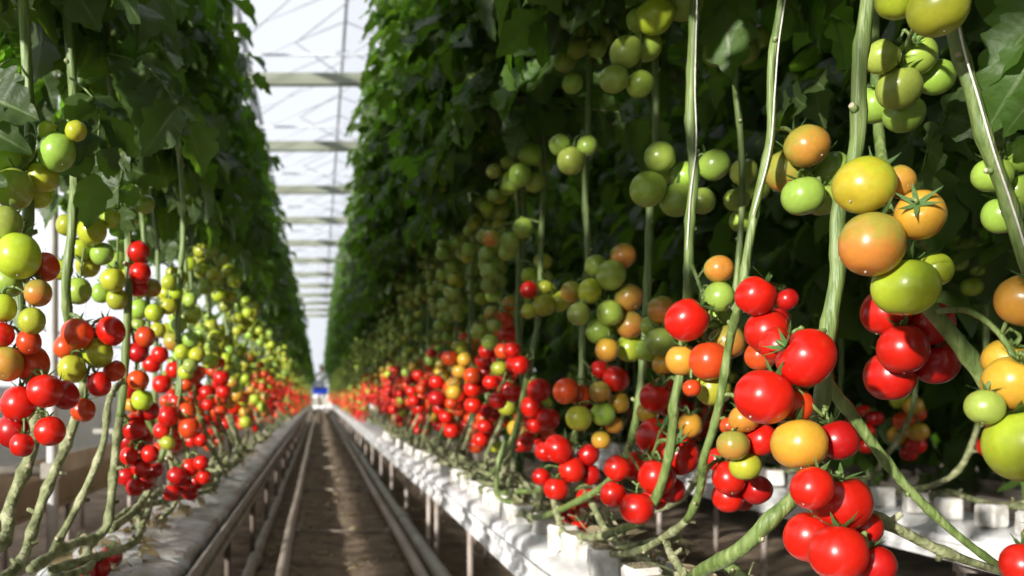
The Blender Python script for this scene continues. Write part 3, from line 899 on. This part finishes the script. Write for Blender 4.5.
def far_plant(x, y, label, group, kind):
    o = link("tomato_plant", R.choice(FAR[kind]), None, (x, y, 0))
    o.scale = (1, R.choice((-1, 1)), R.uniform(0.97, 1.03))
    return tag(o, label, "tomato plant", group)


y = 13.8
while y < 58:
    far_plant(0.66 + R.uniform(-0.05, 0.05), y, "blurred tomato plant far down the aisle in the row on the white gutter", "far tomato plants on the white gutter", "R")
    far_plant(-0.48 + R.uniform(-0.05, 0.05), y + 0.2, "blurred tomato plant far down the aisle in the row on the grey gutter", "far tomato plants on the grey gutter", "L")
    y += 0.5 + (y - 13.8) * 0.008
for i in range(20):
    far_plant(4.45 + R.uniform(-0.1, 0.1), 4.2 + i * 0.5, "dark leafy tomato plant of the fourth row, deepest in the gloom", "tomato plants of the fourth row", "B")
for i in range(20):
    far_plant(3.15 + R.uniform(-0.1, 0.1), 3.0 + i * 0.5, "dark leafy tomato plant of the third row, deep in the gloom", "tomato plants of the third row", "B")
for i in range(36):
    far_plant(1.95, 7.8 + i * 0.52, "dark leafy tomato plant of the second row, further back", "further tomato plants of the second row", "B")


for i in range(8):  # row's unseen continuation, added to block light from behind
    far_plant(1.95, 1.7 - i * 0.45, "unseen leafy tomato plant of the second row beside the viewer, added for shade", "unseen second-row tomato plants beside the viewer", "B")
for i in range(2):  # unseen pair, spaced to shade the aisle yet let some sun through
    far_plant(-0.56, 0.80 - i * 1.5, "unseen leafy tomato plant on the grey gutter beside and behind the viewer, added for shade", "unseen tomato plants on the grey gutter beside the viewer", "L")
for i in range(5):  # unseen end of the row, added behind the camera for shade
    far_plant(0.68, -0.8 - i * 0.4, "unseen tomato plant on the white gutter behind the viewer, added for shade", "unseen tomato plants behind the viewer", "R")


# ------------------------------------------------------------------ gutters, slabs, blocks
def gutter(x0, x1, zb, ya, yb, front, mat, label, legs, group=None, hw=0.06, leg=None):
    """A sheet-metal growing gutter with a rolled lip on both edges; front: -1 if the aisle lies towards -x."""
    leg = leg or M["leg"]
    g = thing("growing_gutter", ((x0 + x1) / 2, ya, zb), label, "gutter", group)
    cx = (x0 + x1) / 2
    hx = (x1 - x0) / 2
    mb = MB()
    t = 0.004
    outer = [(-hx, hw), (-hx - 0.012, hw + 0.004), (-hx - 0.014, hw - 0.012), (-hx - 0.002, hw - 0.016), (-hx - 0.002, 0.016), (-hx - 0.012, 0.010), (-hx - 0.012, -0.004), (-hx + 0.03, -0.006), (-0.05, -0.006), (-0.03, -0.03), (0.03, -0.03), (0.05, -0.006),
             (hx - 0.03, -0.006), (hx + 0.012, -0.004), (hx + 0.012, 0.010), (hx + 0.002, 0.016), (hx + 0.002, hw - 0.016), (hx + 0.014, hw - 0.012), (hx + 0.012, hw + 0.004), (hx, hw)]
    inner = [(hx - t, hw - 0.01), (hx - t - 0.002, 0.004), (0.05, 0.004), (0.03, -0.022), (-0.03, -0.022), (-0.05, 0.004), (-hx + t + 0.002, 0.004), (-hx + t, hw - 0.01)]
    sec = outer + inner
    n = 24
    rings = []
    rr = random.Random(int(x0 * 100))
    for i in range(n + 1):
        s = (i / n) ** 2
        w = rr.uniform(-0.003, 0.003)
        rings.append([(px + w, (yb - ya) * s, pz + w) for px, pz in sec])
    mb.rings(rings, mat, False)
    mb.build("trough", g)
    for y in legs:
        mb = MB()
        for sx in (-hx + 0.035, hx - 0.035):
            mb.tube([(sx, y - ya, -0.006), (sx, y - ya, -zb)], 0.012, leg, 8)
        mb.box((-hx + 0.02, y - ya - 0.015, -0.035), (hx - 0.02, y - ya + 0.015, -0.005), leg)
        mb.build("support_leg", g)
    return g


ZR = 0.335
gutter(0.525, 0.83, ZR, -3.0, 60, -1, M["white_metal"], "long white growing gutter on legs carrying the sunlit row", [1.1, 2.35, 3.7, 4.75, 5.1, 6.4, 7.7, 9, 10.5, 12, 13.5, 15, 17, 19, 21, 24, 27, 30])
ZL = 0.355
gutter(-0.62, -0.285, ZL, -1.6, 60, 1, M["grey_metal"], "long dusty, shade-greyed growing gutter on legs carrying the shaded row", [0.9, 2.2, 3.5, 4.8, 6.1, 7.5, 9, 10.5, 12, 14, 16, 19, 22, 26], leg=M["leg_shaded"])
gutter(1.70, 2.06, 0.36, -2.0, 28, -1, M["white_metal"], "white growing gutter of the second row, seen through the stems of the closest plants", [1.5, 2.7, 3.9, 5.1, 6.3, 7.5, 9, 11, 13])
for xx, lab in ((3.15, "third"), (4.45, "fourth")):
    gutter(xx - 0.16, xx + 0.16, 0.36, 2, 22, -1, M["grey_metal"], "grey growing gutter of the %s row, in the gloom behind the plants" % lab, [3, 5, 7, 9, 12, 15])
gutter(-1.48, -1.12, 0.33, 0.8, 30, 1, M["tan_metal"], "bare tan growing gutter behind the grey one, without plants", [1.5, 3.0, 4.6, 6.1, 7.7, 9.3], None, 0.135)


def slab_mesh(seed, L, W, H, mat):
    """A film-wrapped growing slab: a soft pillow with welded ends and creases."""
    r = random.Random(seed)
    ny, ns = 40, 18
    rings = []
    for i in range(ny + 1):
        t = i / ny
        e = min(t, 1 - t) * L
        sw = 1 - math.exp(-e / 0.022) * 0.72
        hz = H * sw + 0.003
        ring = []
        for j in range(ns):
            a = 2 * math.pi * j / ns
            ca, sa = math.cos(a), math.sin(a)
            x = W / 2 * math.copysign(abs(ca) ** 0.45, ca)
            z = hz / 2 * math.copysign(abs(sa) ** 0.45, sa)
            k = 0.0010 * math.sin(t * 60 + j * 1.7 + seed) + 0.0016 * math.sin(t * 23 + j * 0.9 + 2 * seed) + r.uniform(-0.0006, 0.0006)
            ring.append((x + k * ca * 1.5, t * L, H / 2 + z + (k if sa > -0.3 else 0)))
        rings.append(ring)
    mb = MB(); mb.rings(rings, mat, True)
    return mb.mesh("growing_slab")


SLAB_W = [slab_mesh(k, 1.0, 0.298, 0.088, M["film"]) for k in range(3)]
SLAB_G = [slab_mesh(5 + k, 1.0, 0.30, 0.075, M["film_dirty_shaded"]) for k in range(3)]
SLAB_B = [slab_mesh(9 + k, 1.0, 0.31, 0.08, M["film"]) for k in range(2)]
for i in range(28):
    o = link("growing_slab", SLAB_W[i % 3], None, (0.677, 0.42 + i * 1.005, ZR + 0.005))
    tag(o, "white film-wrapped slab lying in the white gutter under the sunlit plants", "growing slab", "slabs in the white gutter")
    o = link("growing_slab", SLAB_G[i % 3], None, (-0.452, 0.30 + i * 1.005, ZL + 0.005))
    tag(o, "dusty, shade-greyed film-wrapped slab lying in the grey gutter", "growing slab", "slabs in the grey gutter")
    if i < 8:
        o = link("growing_slab", SLAB_B[i % 2], None, (1.88, 0.9 + i * 1.02, 0.365))
        tag(o, "white film-wrapped slab in the second row's gutter, behind the stems", "growing slab", "slabs in the second row's gutter")


def block_mesh(seed):
    r = random.Random(seed)
    mb = MB()
    s = 0.030
    mb.box((-s, -s, 0), (s, s, 0.062), M["block"], 0.006)
    mb.add([(-s * .8, -s * .8, 0.0625), (s * .8, -s * .8, 0.0625), (s * .8, s * .8, 0.0625), (-s * .8, s * .8, 0.0625), (0, 0, 0.070)], [(0, 1, 4), (1, 2, 4), (2, 3, 4), (3, 0, 4)], M["block_top"], True)
    return mb.mesh("growing_block")


BLK = [block_mesh(k) for k in range(2)]


def block(x, y, z, label, group):
    o = link("growing_block", R.choice(BLK), None, (x, y, z))
    o.rotation_euler = (R.uniform(-0.06, 0.06), R.uniform(-0.06, 0.06), R.uniform(-0.3, 0.3))
    tag(o, label, "growing block", group)


y = 0.62
while y < 9:
    block(0.60 + R.uniform(-0.012, 0.012), y, ZR + 0.086, "small white wrapped growing block standing on a slab in the white gutter", "growing blocks on the white gutter")
    y += R.uniform(0.12, 0.24) if y < 4 else 0.3
y = 1.4
while y < 6.5:
    block(1.80 + R.uniform(-0.015, 0.015), y, 0.447, "small white wrapped growing block on the second row's slab, behind the stems", "growing blocks in the second row")
    y += R.uniform(0.17, 0.2)

# ------------------------------------------------------------------ dry leaves and old stem tangle on the gutters
def litter(name, label, cat, region, n, seed):
    r = random.Random(seed)
    mb = MB()
    for i in range(n):
        x, yy, z = region(r)
        m = Matrix.Translation((x, yy, z)) @ Matrix.Rotation(r.random() * 6.28, 4, "Z") @ Matrix.Rotation(r.uniform(-0.6, 0.6), 4, "Y") @ Matrix.Rotation(r.uniform(-1, 1), 4, "X")
        ln = r.uniform(0.03, 0.08)
        leaflet(mb, m, ln, ln * r.uniform(0.12, 0.3), M["dry"], r, False)
        if i % 3 == 0:
            p = V((x, yy, z)); q = p + V((r.uniform(-.03, .03), r.uniform(-0.09, 0.09), r.uniform(-0.01, 0.03)))
            mb.tube([p, p.lerp(q, 0.5) + V((0, 0, 0.012)), q], 0.0016, M["old_stem"], 4)
    o = mb.build(name)
    return tag(o, label, cat, None, "stuff")


litter("leaf_litter", "dry curled leaves and stalk scraps lying on the white gutter", "dry leaves", lambda r: (0.67 + r.uniform(-0.05, 0.10), 0.7 + 9 * r.random() ** 1.4, ZR + 0.092 + r.random() * 0.06), 620, 1)
litter("leaf_litter", "dry curled leaves and stalk scraps lying on the grey gutter", "dry leaves", lambda r: (-0.47 + r.uniform(-0.10, 0.08), 0.9 + 8 * r.random() ** 1.4, ZL + 0.084 + r.random() * 0.02), 260, 2)
litter("leaf_litter", "dry leaves scattered on the soil between the rails", "dry leaves", lambda r: (0.12 + r.uniform(-0.55, 0.6), 3.2 + 16 * r.random() ** 1.5, 0.012 + r.random() * 0.012), 700, 3)

# lying old stems along the white gutter
for k in range(22):
    r = random.Random(700 + k)
    y0 = 1.5 + k * 0.30
    pts = [V((0.60 + r.uniform(-0.02, 0.13), y0 + j * 0.24, 0.455 + (r.uniform(0.0, 0.11) if j else 0))) for j in range(6)]
    mb = MB(); b = pts[0]
    stem_geo(mb, [p - b for p in pts], 0.0065 + 0.002 * (k % 2), 0.006, 700 + k, 9, 8)
    tag(mb.build("lying_stem", None, b), "bare pale old tomato stem lying along the top of the white gutter", "plant stem", "old stems lying on the white gutter")
for k in range(6):
    r = random.Random(800 + k)
    y0 = 1.3 + k * 0.55
    pts = [V((-0.42 + r.uniform(-0.09, 0.05), y0 + j * 0.3, 0.455 + r.uniform(0.0, 0.06))) for j in range(6)]
    mb = MB(); b = pts[0]
    stem_geo(mb, [p - b for p in pts], 0.0085, 0.0075, 800 + k, 9, 8)
    tag(mb.build("lying_stem", None, b), "bare pale old tomato stem lying along the top of the grey gutter", "plant stem", "old stems lying on the grey gutter")

# ------------------------------------------------------------------ floor, rails, pipes
mb = MB()
nx, ny = 90, 150
X0, X1, Y0, Y1 = -3.4, 9.0, -6.0, 70.0
vs, fs = [], []
rg = random.Random(5)
for j in range(ny + 1):
    yy = Y0 + (Y1 - Y0) * (j / ny) ** 1.5
    for i in range(nx + 1):
        xx = X0 + (X1 - X0) * i / nx
        vs.append((xx, yy, rg.uniform(-0.014, 0.008)))
for j in range(ny):
    for i in range(nx):
        a = j * (nx + 1) + i
        fs.append((a, a + 1, a + nx + 2, a + nx + 1))
mb.add(vs, fs, M["soil"])
struct(mb.build("floor"))

RAIL_X = (-0.153, 0.413)
for k, x in enumerate(RAIL_X):
    mb = MB()
    r = random.Random(60 + k)
    pts = [V((r.uniform(-0.006, 0.006) if i else 0, i * 1.5, r.uniform(-0.004, 0.004))) for i in range(36)]
    mb.tube(pts, 0.0255, M["rail"], 14)
    o = mb.build("pipe_rail", None, (x, 1.0, 0.085))
    tag(o, ["worn pipe rail on the soil closer to the grey gutter", "worn pipe rail on the soil closer to the white gutter"][k], "rail", "pipe rails of the aisle")
for k in range(10):
    yy = 3.2 + k * 2.55
    mb = MB()
    mb.tube([(-0.33, 0, 0.0), (0.33, 0, 0.0)], 0.009, M["rail"], 8)
    for s in (-0.283, 0.283):
        mb.box((s - 0.04, -0.03, -0.03), (s + 0.04, 0.03, 0.012), M["rail"])
        mb.tube([(s, 0, 0.0), (s, 0, 0.035)], 0.015, M["rail"], 8)
    o = mb.build("rail_support", None, (0.13, yy, 0.022))
    tag(o, "low steel cross support joining the two pipe rails over the soil", "rail support", "rail supports")
for k, (x, rr, lab) in enumerate([(0.52, 0.036, "thick dusty pipe with couplings on the soil below the white gutter"), (-0.30, 0.026, "thin dusty pipe on the soil below the grey gutter")]):
    p = thing("supply_pipe", (x, 1.2, rr + 0.005), lab, "pipe")
    mb = MB(); mb.tube([(R.uniform(-0.008, 0.008), i * 1.6, 0) for i in range(30)], rr, M["pipe"], 14); mb.build("pipe_run", p)
    for q in range(10):
        mb = MB(); yy = 4.9 + (q // 2) * 3.2 + (q % 2) * 0.3 if k == 0 else 3.5 + q * 3
        for s in (0,):
            mb.tube([(0, yy + s - 0.055, 0), (0, yy + s - 0.05, 0), (0, yy + s + 0.05, 0), (0, yy + s + 0.055, 0)], [rr, rr * 1.28, rr * 1.28, rr], M["pipe"], 14)
        mb.build("coupling", p)

# ------------------------------------------------------------------ greenhouse shell
RIDGE_X, RIDGE_Z, EAVE_Z, SPAN = 0.416, CAM_H + 6.0, CAM_H + 5.35, 3.2
YA, YB = -8.0, 66.0
EAVES = [RIDGE_X - SPAN * 1.5 + SPAN * k for k in range(5)]
n = 0
for k in range(4):
    e0, e1 = EAVES[k], EAVES[k + 1]
    mid = (e0 + e1) / 2
    for a, b in (((e0, EAVE_Z), (mid, RIDGE_Z)), ((mid, RIDGE_Z), (e1, EAVE_Z))):
        mb = MB()
        t = 0.005
        mb.add([(a[0], YA, a[1]), (b[0], YA, b[1]), (b[0], YB, b[1]), (a[0], YB, a[1])], [(0, 1, 2, 3)], M["glass"], False)
        struct(mb.build("ceiling"))
    mb = MB(); mb.tube([(mid, YA, RIDGE_Z), (mid, YB, RIDGE_Z)], 0.03, M["dark_rod"] if k == 1 else M["alu"], 8); struct(mb.build("trim_ridge"))
    # glazing bars of this span
    mb = MB()
    y = 4.0
    while y < 62:
        for a, b in (((e0, EAVE_Z), (mid, RIDGE_Z)), ((mid, RIDGE_Z), (e1, EAVE_Z))):
            mb.tube([(a[0], y, a[1] - 0.02), (b[0], y, b[1] - 0.02)], 0.012, M["alu"], 4)
        y += 1.33
    struct(mb.build("trim_glazing_bar"))
for e in EAVES:
    mb = MB(); mb.box((e - 0.07, YA, EAVE_Z - 0.09), (e + 0.07, YB, EAVE_Z + 0.01), M["alu"]); struct(mb.build("trim_roof_gutter"))
# drive shaft below the ridge, and cross beams each 4 m
mb = MB(); mb.tube([(0.385, 2, CAM_H + 5.55), (0.385, 62, CAM_H + 5.55)], 0.022, M["dark_rod"], 8); struct(mb.build("trim_vent_shaft"))
mb = MB(); mb.tube([(-1.10, 2, CAM_H + 5.3), (-1.10, 62, CAM_H + 5.3)], 0.02, M["dark_rod"], 8); struct(mb.build("trim_screen_rod"))
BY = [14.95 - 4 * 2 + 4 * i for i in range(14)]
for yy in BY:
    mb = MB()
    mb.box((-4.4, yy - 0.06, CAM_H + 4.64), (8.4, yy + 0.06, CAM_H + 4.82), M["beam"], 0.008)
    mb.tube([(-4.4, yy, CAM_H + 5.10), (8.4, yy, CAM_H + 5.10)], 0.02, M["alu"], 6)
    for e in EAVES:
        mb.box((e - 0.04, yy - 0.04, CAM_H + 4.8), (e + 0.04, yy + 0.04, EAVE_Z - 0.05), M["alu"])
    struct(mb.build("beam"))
# diagonal wind-brace wires in the roof plane, between beams
for i in range(len(BY) - 1):
    mb = MB()
    for xa, xb in ((-1.18, 0.75), (-0.35, 1.55), (1.55, -0.35), (0.6, 2.2)):
        z = CAM_H + 5.28
        mb.tube([(xa, BY[i + 1], z), (xb, BY[i], z)], 0.0085, M["dark_rod"], 5)
    struct(mb.build("beam_brace"))

# side walls: knee wall below (white; right one darkened to keep the gaps between rows dark), milky panes above, white bars
for name, x, KW in (("wall_left", -3.3, 0.9), ("wall_right", 8.8, 0.45)):  # left knee wall raised to shade the ground towards the tan gutter
    mb = MB(); mb.box((x - 0.06, YA, 0), (x + 0.06, YB, KW), M["knee"] if x < 0 else M["grey_metal"]); struct(mb.build(name))
    mb = MB(); mb.add([(x, YA, KW), (x, YB, KW), (x, YB, EAVE_Z), (x, YA, EAVE_Z)], [(0, 1, 2, 3)], M["wall_glass"], False); struct(mb.build("window_1" if x < 0 else "window_2"))
    mb = MB()
    y = 2.0
    while y < 64:
        mb.box((x - 0.02, y - 0.02, KW), (x + 0.03, y + 0.02, EAVE_Z), M["alu"]); y += 2.0
    for z in (1.6, 3.0, 4.4):
        mb.box((x - 0.015, YA, z - 0.015), (x + 0.02, YB, z + 0.015), M["alu"])
    struct(mb.build("trim_wall_bar"))
mb = MB(); mb.box((-4.4, 65.0, 0), (9, 65.1, 0.9), M["knee"]); struct(mb.build("wall_back"))
mb = MB(); mb.add([(-4.4, 65.05, 0.9), (9, 65.05, 0.9), (9, 65.05, EAVE_Z), (-4.4, 65.05, EAVE_Z)], [(0, 1, 2, 3)], M["wall_glass"], False); struct(mb.build("window_3"))

# slim white posts that carry the roof beyond the grey gutter
for k, yy in enumerate((3.62, 7.6, 11.6)):
    p = thing("roof_post", (-0.965, yy, 0), "slim white post standing between the grey gutter and the bare tan gutter" if k == 0 else "slim white post further along the gap behind the grey gutter", "post", None if k == 0 else "further roof posts")
    mb = MB(); mb.tube([(0, 0, 0), (0, 0, EAVE_Z - 0.08)], 0.021, M["white_metal"], 10); mb.build("shaft", p)
    mb = MB(); mb.box((-0.035, -0.035, 0.50), (0.035, 0.035, 0.56), M["grey_metal"], 0.006); mb.build("clamp", p)
    mb = MB(); mb.tube([(0, 0, 0.53), (-0.75, 0, 0.53)], 0.02, M["grey_metal"], 10); mb.build("crossbar", p)
    mb = MB(); mb.box((-0.07, -0.07, 0), (0.07, 0.07, 0.015), M["grey_metal"]); mb.build("base_plate", p)

# ------------------------------------------------------------------ trolley, crates and worker at the far end
TY = 38.0
t = thing("harvest_trolley", (0.04, TY, 0), "grey harvest trolley on the rails at the far end of the aisle", "trolley")
mb = MB()
mb.box((-0.34, -0.7, 0.20), (0.34, 0.7, 0.26), M["trolley"], 0.01)
mb.build("platform", t)
for sx in (-0.283 + 0.09, 0.283 + 0.09):
    for sy in (-0.5, 0.5):
        mb = MB()
        mb.tube([(sx - 0.04, sy, 0.165), (sx + 0.04, sy, 0.165)], 0.055, M["rubber"], 16)
        mb.build("wheel", t)
for sx in (-0.3, 0.3):
    mb = MB()
    mb.tube(smooth_path([(sx, -0.66, 0.26), (sx, -0.66, 0.85), (sx, -0.6, 0.87), (sx, 0.1, 0.87)], 4), 0.018, M["trolley"], 8)
    mb.tube([(sx, 0.1, 0.87), (sx, 0.1, 0.26)], 0.018, M["trolley"], 8)
    mb.build("side_frame", t)
mb = MB(); mb.box((-0.32, -0.66, 0.84), (0.32, 0.12, 0.865), M["trolley"], 0.008); mb.build("top_shelf", t)
mb = MB(); mb.box((-0.30, -0.69, 0.45), (0.30, -0.66, 0.74), M["pipe"], 0.006); mb.build("front_panel", t)


def crate(loc, label, w, d, h, mat):
    o = thing("harvest_crate", loc, label, "crate")
    mb = MB(); tk = 0.02
    mb.box((-w, -d, 0), (w, d, 0.02), mat)
    for a, b in (((-w, -d, 0.02), (w, -d + tk, h)), ((-w, d - tk, 0.02), (w, d, h)), ((-w, -d + tk, 0.02), (-w + tk, d - tk, h)), ((w - tk, -d + tk, 0.02), (w, d - tk, h))):
        mb.box(a, b, mat)
    mb.build("body", o)
    mb = MB()
    for a, b in (((-w - 0.012, -d - 0.012, h - 0.03), (w + 0.012, -d, h)), ((-w - 0.012, d, h - 0.03), (w + 0.012, d + 0.012, h)), ((-w - 0.012, -d, h - 0.03), (-w, d, h)), ((w, -d, h - 0.03), (w + 0.012, d, h))):
        mb.box(a, b, mat)
    mb.build("rim", o)
    return o


crate((0.04, TY - 0.4, 0.866), "blue plastic crate on the front of the far trolley", 0.29, 0.2, 0.27, M["blue"])
crate((-0.07, TY + 0.02 - 0.08, 0.866), "white plastic crate behind the blue one on the far trolley", 0.20, 0.1, 0.52, M["cloth"])


def person():
    """A worker in white standing on the trolley's platform, one continuous body grown over a joint skeleton."""
    loc = V((0.10, TY + 0.36, 0.26))
    p = thing("person", loc, "person in white work clothes and cap standing behind the crates far down the aisle", "person")
    J = {"pelvis": ((0, 0, 0.92), 0.13), "waist": ((0, 0, 1.05), 0.125), "chest": ((0, -0.01, 1.25), 0.145), "neck0": ((0, 0, 1.42), 0.075), "neck": ((0, -0.01, 1.49), 0.055), "head0": ((0, -0.02, 1.57), 0.085), "head": ((0, -0.02, 1.66), 0.095), "crown": ((0, -0.01, 1.73), 0.06)}
    E = [("pelvis", "waist"), ("waist", "chest"), ("chest", "neck0"), ("neck0", "neck"), ("neck", "head0"), ("head0", "head"), ("head", "crown")]
    for s, q in ((-1, "l"), (1, "r")):
        J.update({q + "sh": ((s * 0.18, 0, 1.38), 0.065), q + "el": ((s * 0.24, -0.06, 1.12), 0.045), q + "wr": ((s * 0.19, -0.28, 1.02), 0.032), q + "pa": ((s * 0.18, -0.35, 1.02), 0.035),
                  q + "hip": ((s * 0.09, 0, 0.86), 0.10), q + "kn": ((s * 0.10, -0.02, 0.48), 0.062), q + "an": ((s * 0.10, 0.02, 0.09), 0.042), q + "to": ((s * 0.11, -0.13, 0.04), 0.038)})
        E += [("neck0", q + "sh"), (q + "sh", q + "el"), (q + "el", q + "wr"), (q + "wr", q + "pa"), ("pelvis", q + "hip"), (q + "hip", q + "kn"), (q + "kn", q + "an"), (q + "an", q + "to")]
        for f in range(5):
            a = (f - 2) * 0.017
            if f == 4:
                J[q + "t1"] = ((s * 0.18 - s * 0.04, -0.35, 1.03), 0.010); J[q + "t2"] = ((s * 0.18 - s * 0.055, -0.385, 1.02), 0.009)
                E += [(q + "wr", q + "t1"), (q + "t1", q + "t2")]
            else:
                J[q + "f%d" % f] = ((s * 0.18 + a + 0.008, -0.41, 1.01), 0.0095); J[q + "g%d" % f] = ((s * 0.18 + a + 0.008, -0.44 + 0.006 * abs(f - 1), 0.985), 0.008)
                E += [(q + "pa", q + "f%d" % f), (q + "f%d" % f, q + "g%d" % f)]
    names = list(J)
    me = bpy.data.meshes.new("body")
    me.from_pydata([J[k][0] for k in names], [(names.index(a), names.index(b)) for a, b in E], [])
    o = link("body", me, p)
    sk = o.modifiers.new("skin", "SKIN")
    for i, k in enumerate(names):
        me.skin_vertices[0].data[i].radius = (J[k][1], J[k][1] * (0.78 if k in ("chest", "waist", "pelvis") else 1))
    me.skin_vertices[0].data[names.index("pelvis")].use_root = True
    o.modifiers.new("sub", "SUBSURF").levels = 2
    o.modifiers["sub"].render_levels = 2
    dg = bpy.context.evaluated_depsgraph_get()
    me2 = bpy.data.meshes.new_from_object(o.evaluated_get(dg))
    o.modifiers.clear()
    o.data = me2
    me2.materials.clear()
    me2.materials.append(M["cloth"]); me2.materials.append(M["skin"]); me2.materials.append(M["rubber"])
    for f in me2.polygons:
        c = f.center
        f.use_smooth = True
        f.material_index = 2 if c.z < 0.10 else 1 if (c.z > 1.46 or c.y < -0.27) else 0
    mb = MB()       # face: nose, eyes, mouth, ears
    mb.tube([(0, -0.105, 1.655), (0, -0.125, 1.625), (0, -0.10, 1.61)], [0.010, 0.014, 0.010], M["skin"], 8)
    for s in (-1, 1):
        mb.tube([(s * 0.034, -0.10, 1.665), (s * 0.034, -0.114, 1.665)], [0.013, 0.006], M["rubber"], 8)
        mb.tube([(s * 0.092, -0.02, 1.62), (s * 0.108, -0.015, 1.645), (s * 0.095, -0.015, 1.68)], [0.008, 0.014, 0.008], M["skin"], 6)
    mb.tube([(-0.025, -0.098, 1.58), (0, -0.106, 1.577), (0.025, -0.098, 1.58)], 0.006, M["skin"], 6)
    mb.build("face", p)
    mb = MB()
    rings = []
    for i in range(8):
        a = i / 7 * 1.5
        rr = 0.108 * math.cos(a) + 0.004
        rings.append([(rr * math.cos(b), -0.02 + rr * 1.08 * math.sin(b), 1.69 + 0.085 * math.sin(a)) for b in [k * 0.3927 for k in range(16)]])
    mb.rings(rings, M["cloth"])
    mb.box((-0.07, -0.20, 1.688), (0.07, -0.10, 1.70), M["cloth"])
    mb.build("cap", p)


person()

# ------------------------------------------------------------------ light, sky, camera
w = bpy.data.worlds.new("sky")
sc.world = w
w.use_nodes = True
N, L = w.node_tree.nodes, w.node_tree.links
bg = N.get("Background")
tc = N.new("ShaderNodeTexCoord")
sp = N.new("ShaderNodeSeparateXYZ")
L.new(tc.outputs["Generated"], sp.inputs[0])
rp = ramp(N, [(0.0, (0.90, 0.92, 0.95)), (0.5, (0.93, 0.95, 0.99)), (1.0, (0.86, 0.92, 1.0))])
L.new(sp.outputs["Z"], rp.inputs["Fac"])
L.new(rp.outputs["Color"], bg.inputs["Color"])
bg.inputs["Strength"].default_value = 0.92

sun = bpy.data.lights.new("sun", "SUN")
sun.energy = 8.0
sun.angle = 0.025
sun.color = (1.0, 0.95, 0.86)
so = bpy.data.objects.new("sun", sun)
COL.objects.link(so)
S = V((-0.64, -0.70, 0.255))
so.rotation_euler = S.to_track_quat("Z", "Y").to_euler()

cd = bpy.data.cameras.new("camera")
cam = bpy.data.objects.new("camera", cd)
COL.objects.link(cam)
cam.location = (0, 0, CAM_H)
cam.rotation_euler = (math.pi / 2, 0, 0)
cd.sensor_width = 36
cd.lens = 36 * FPX / 1024
cd.shift_x = (512 - VPX) / 1024
cd.shift_y = (VPY - 288) / 1024
cd.clip_start = 0.05
cd.clip_end = 300
cd.dof.use_dof = True
cd.dof.focus_distance = 1.25
cd.dof.aperture_fstop = 5.6
sc.camera = cam

sc.view_settings.view_transform = "Standard"
sc.view_settings.look = "None"
sc.view_settings.exposure = 0.16
sc.view_settings.gamma = 1.0
sc.view_settings.use_curve_mapping = False
sc.cycles.use_denoising = True
sc.cycles.max_bounces = 8
sc.cycles.diffuse_bounces = 4
sc.cycles.transparent_max_bounces = 12
sc.cycles.sample_clamp_indirect = 6
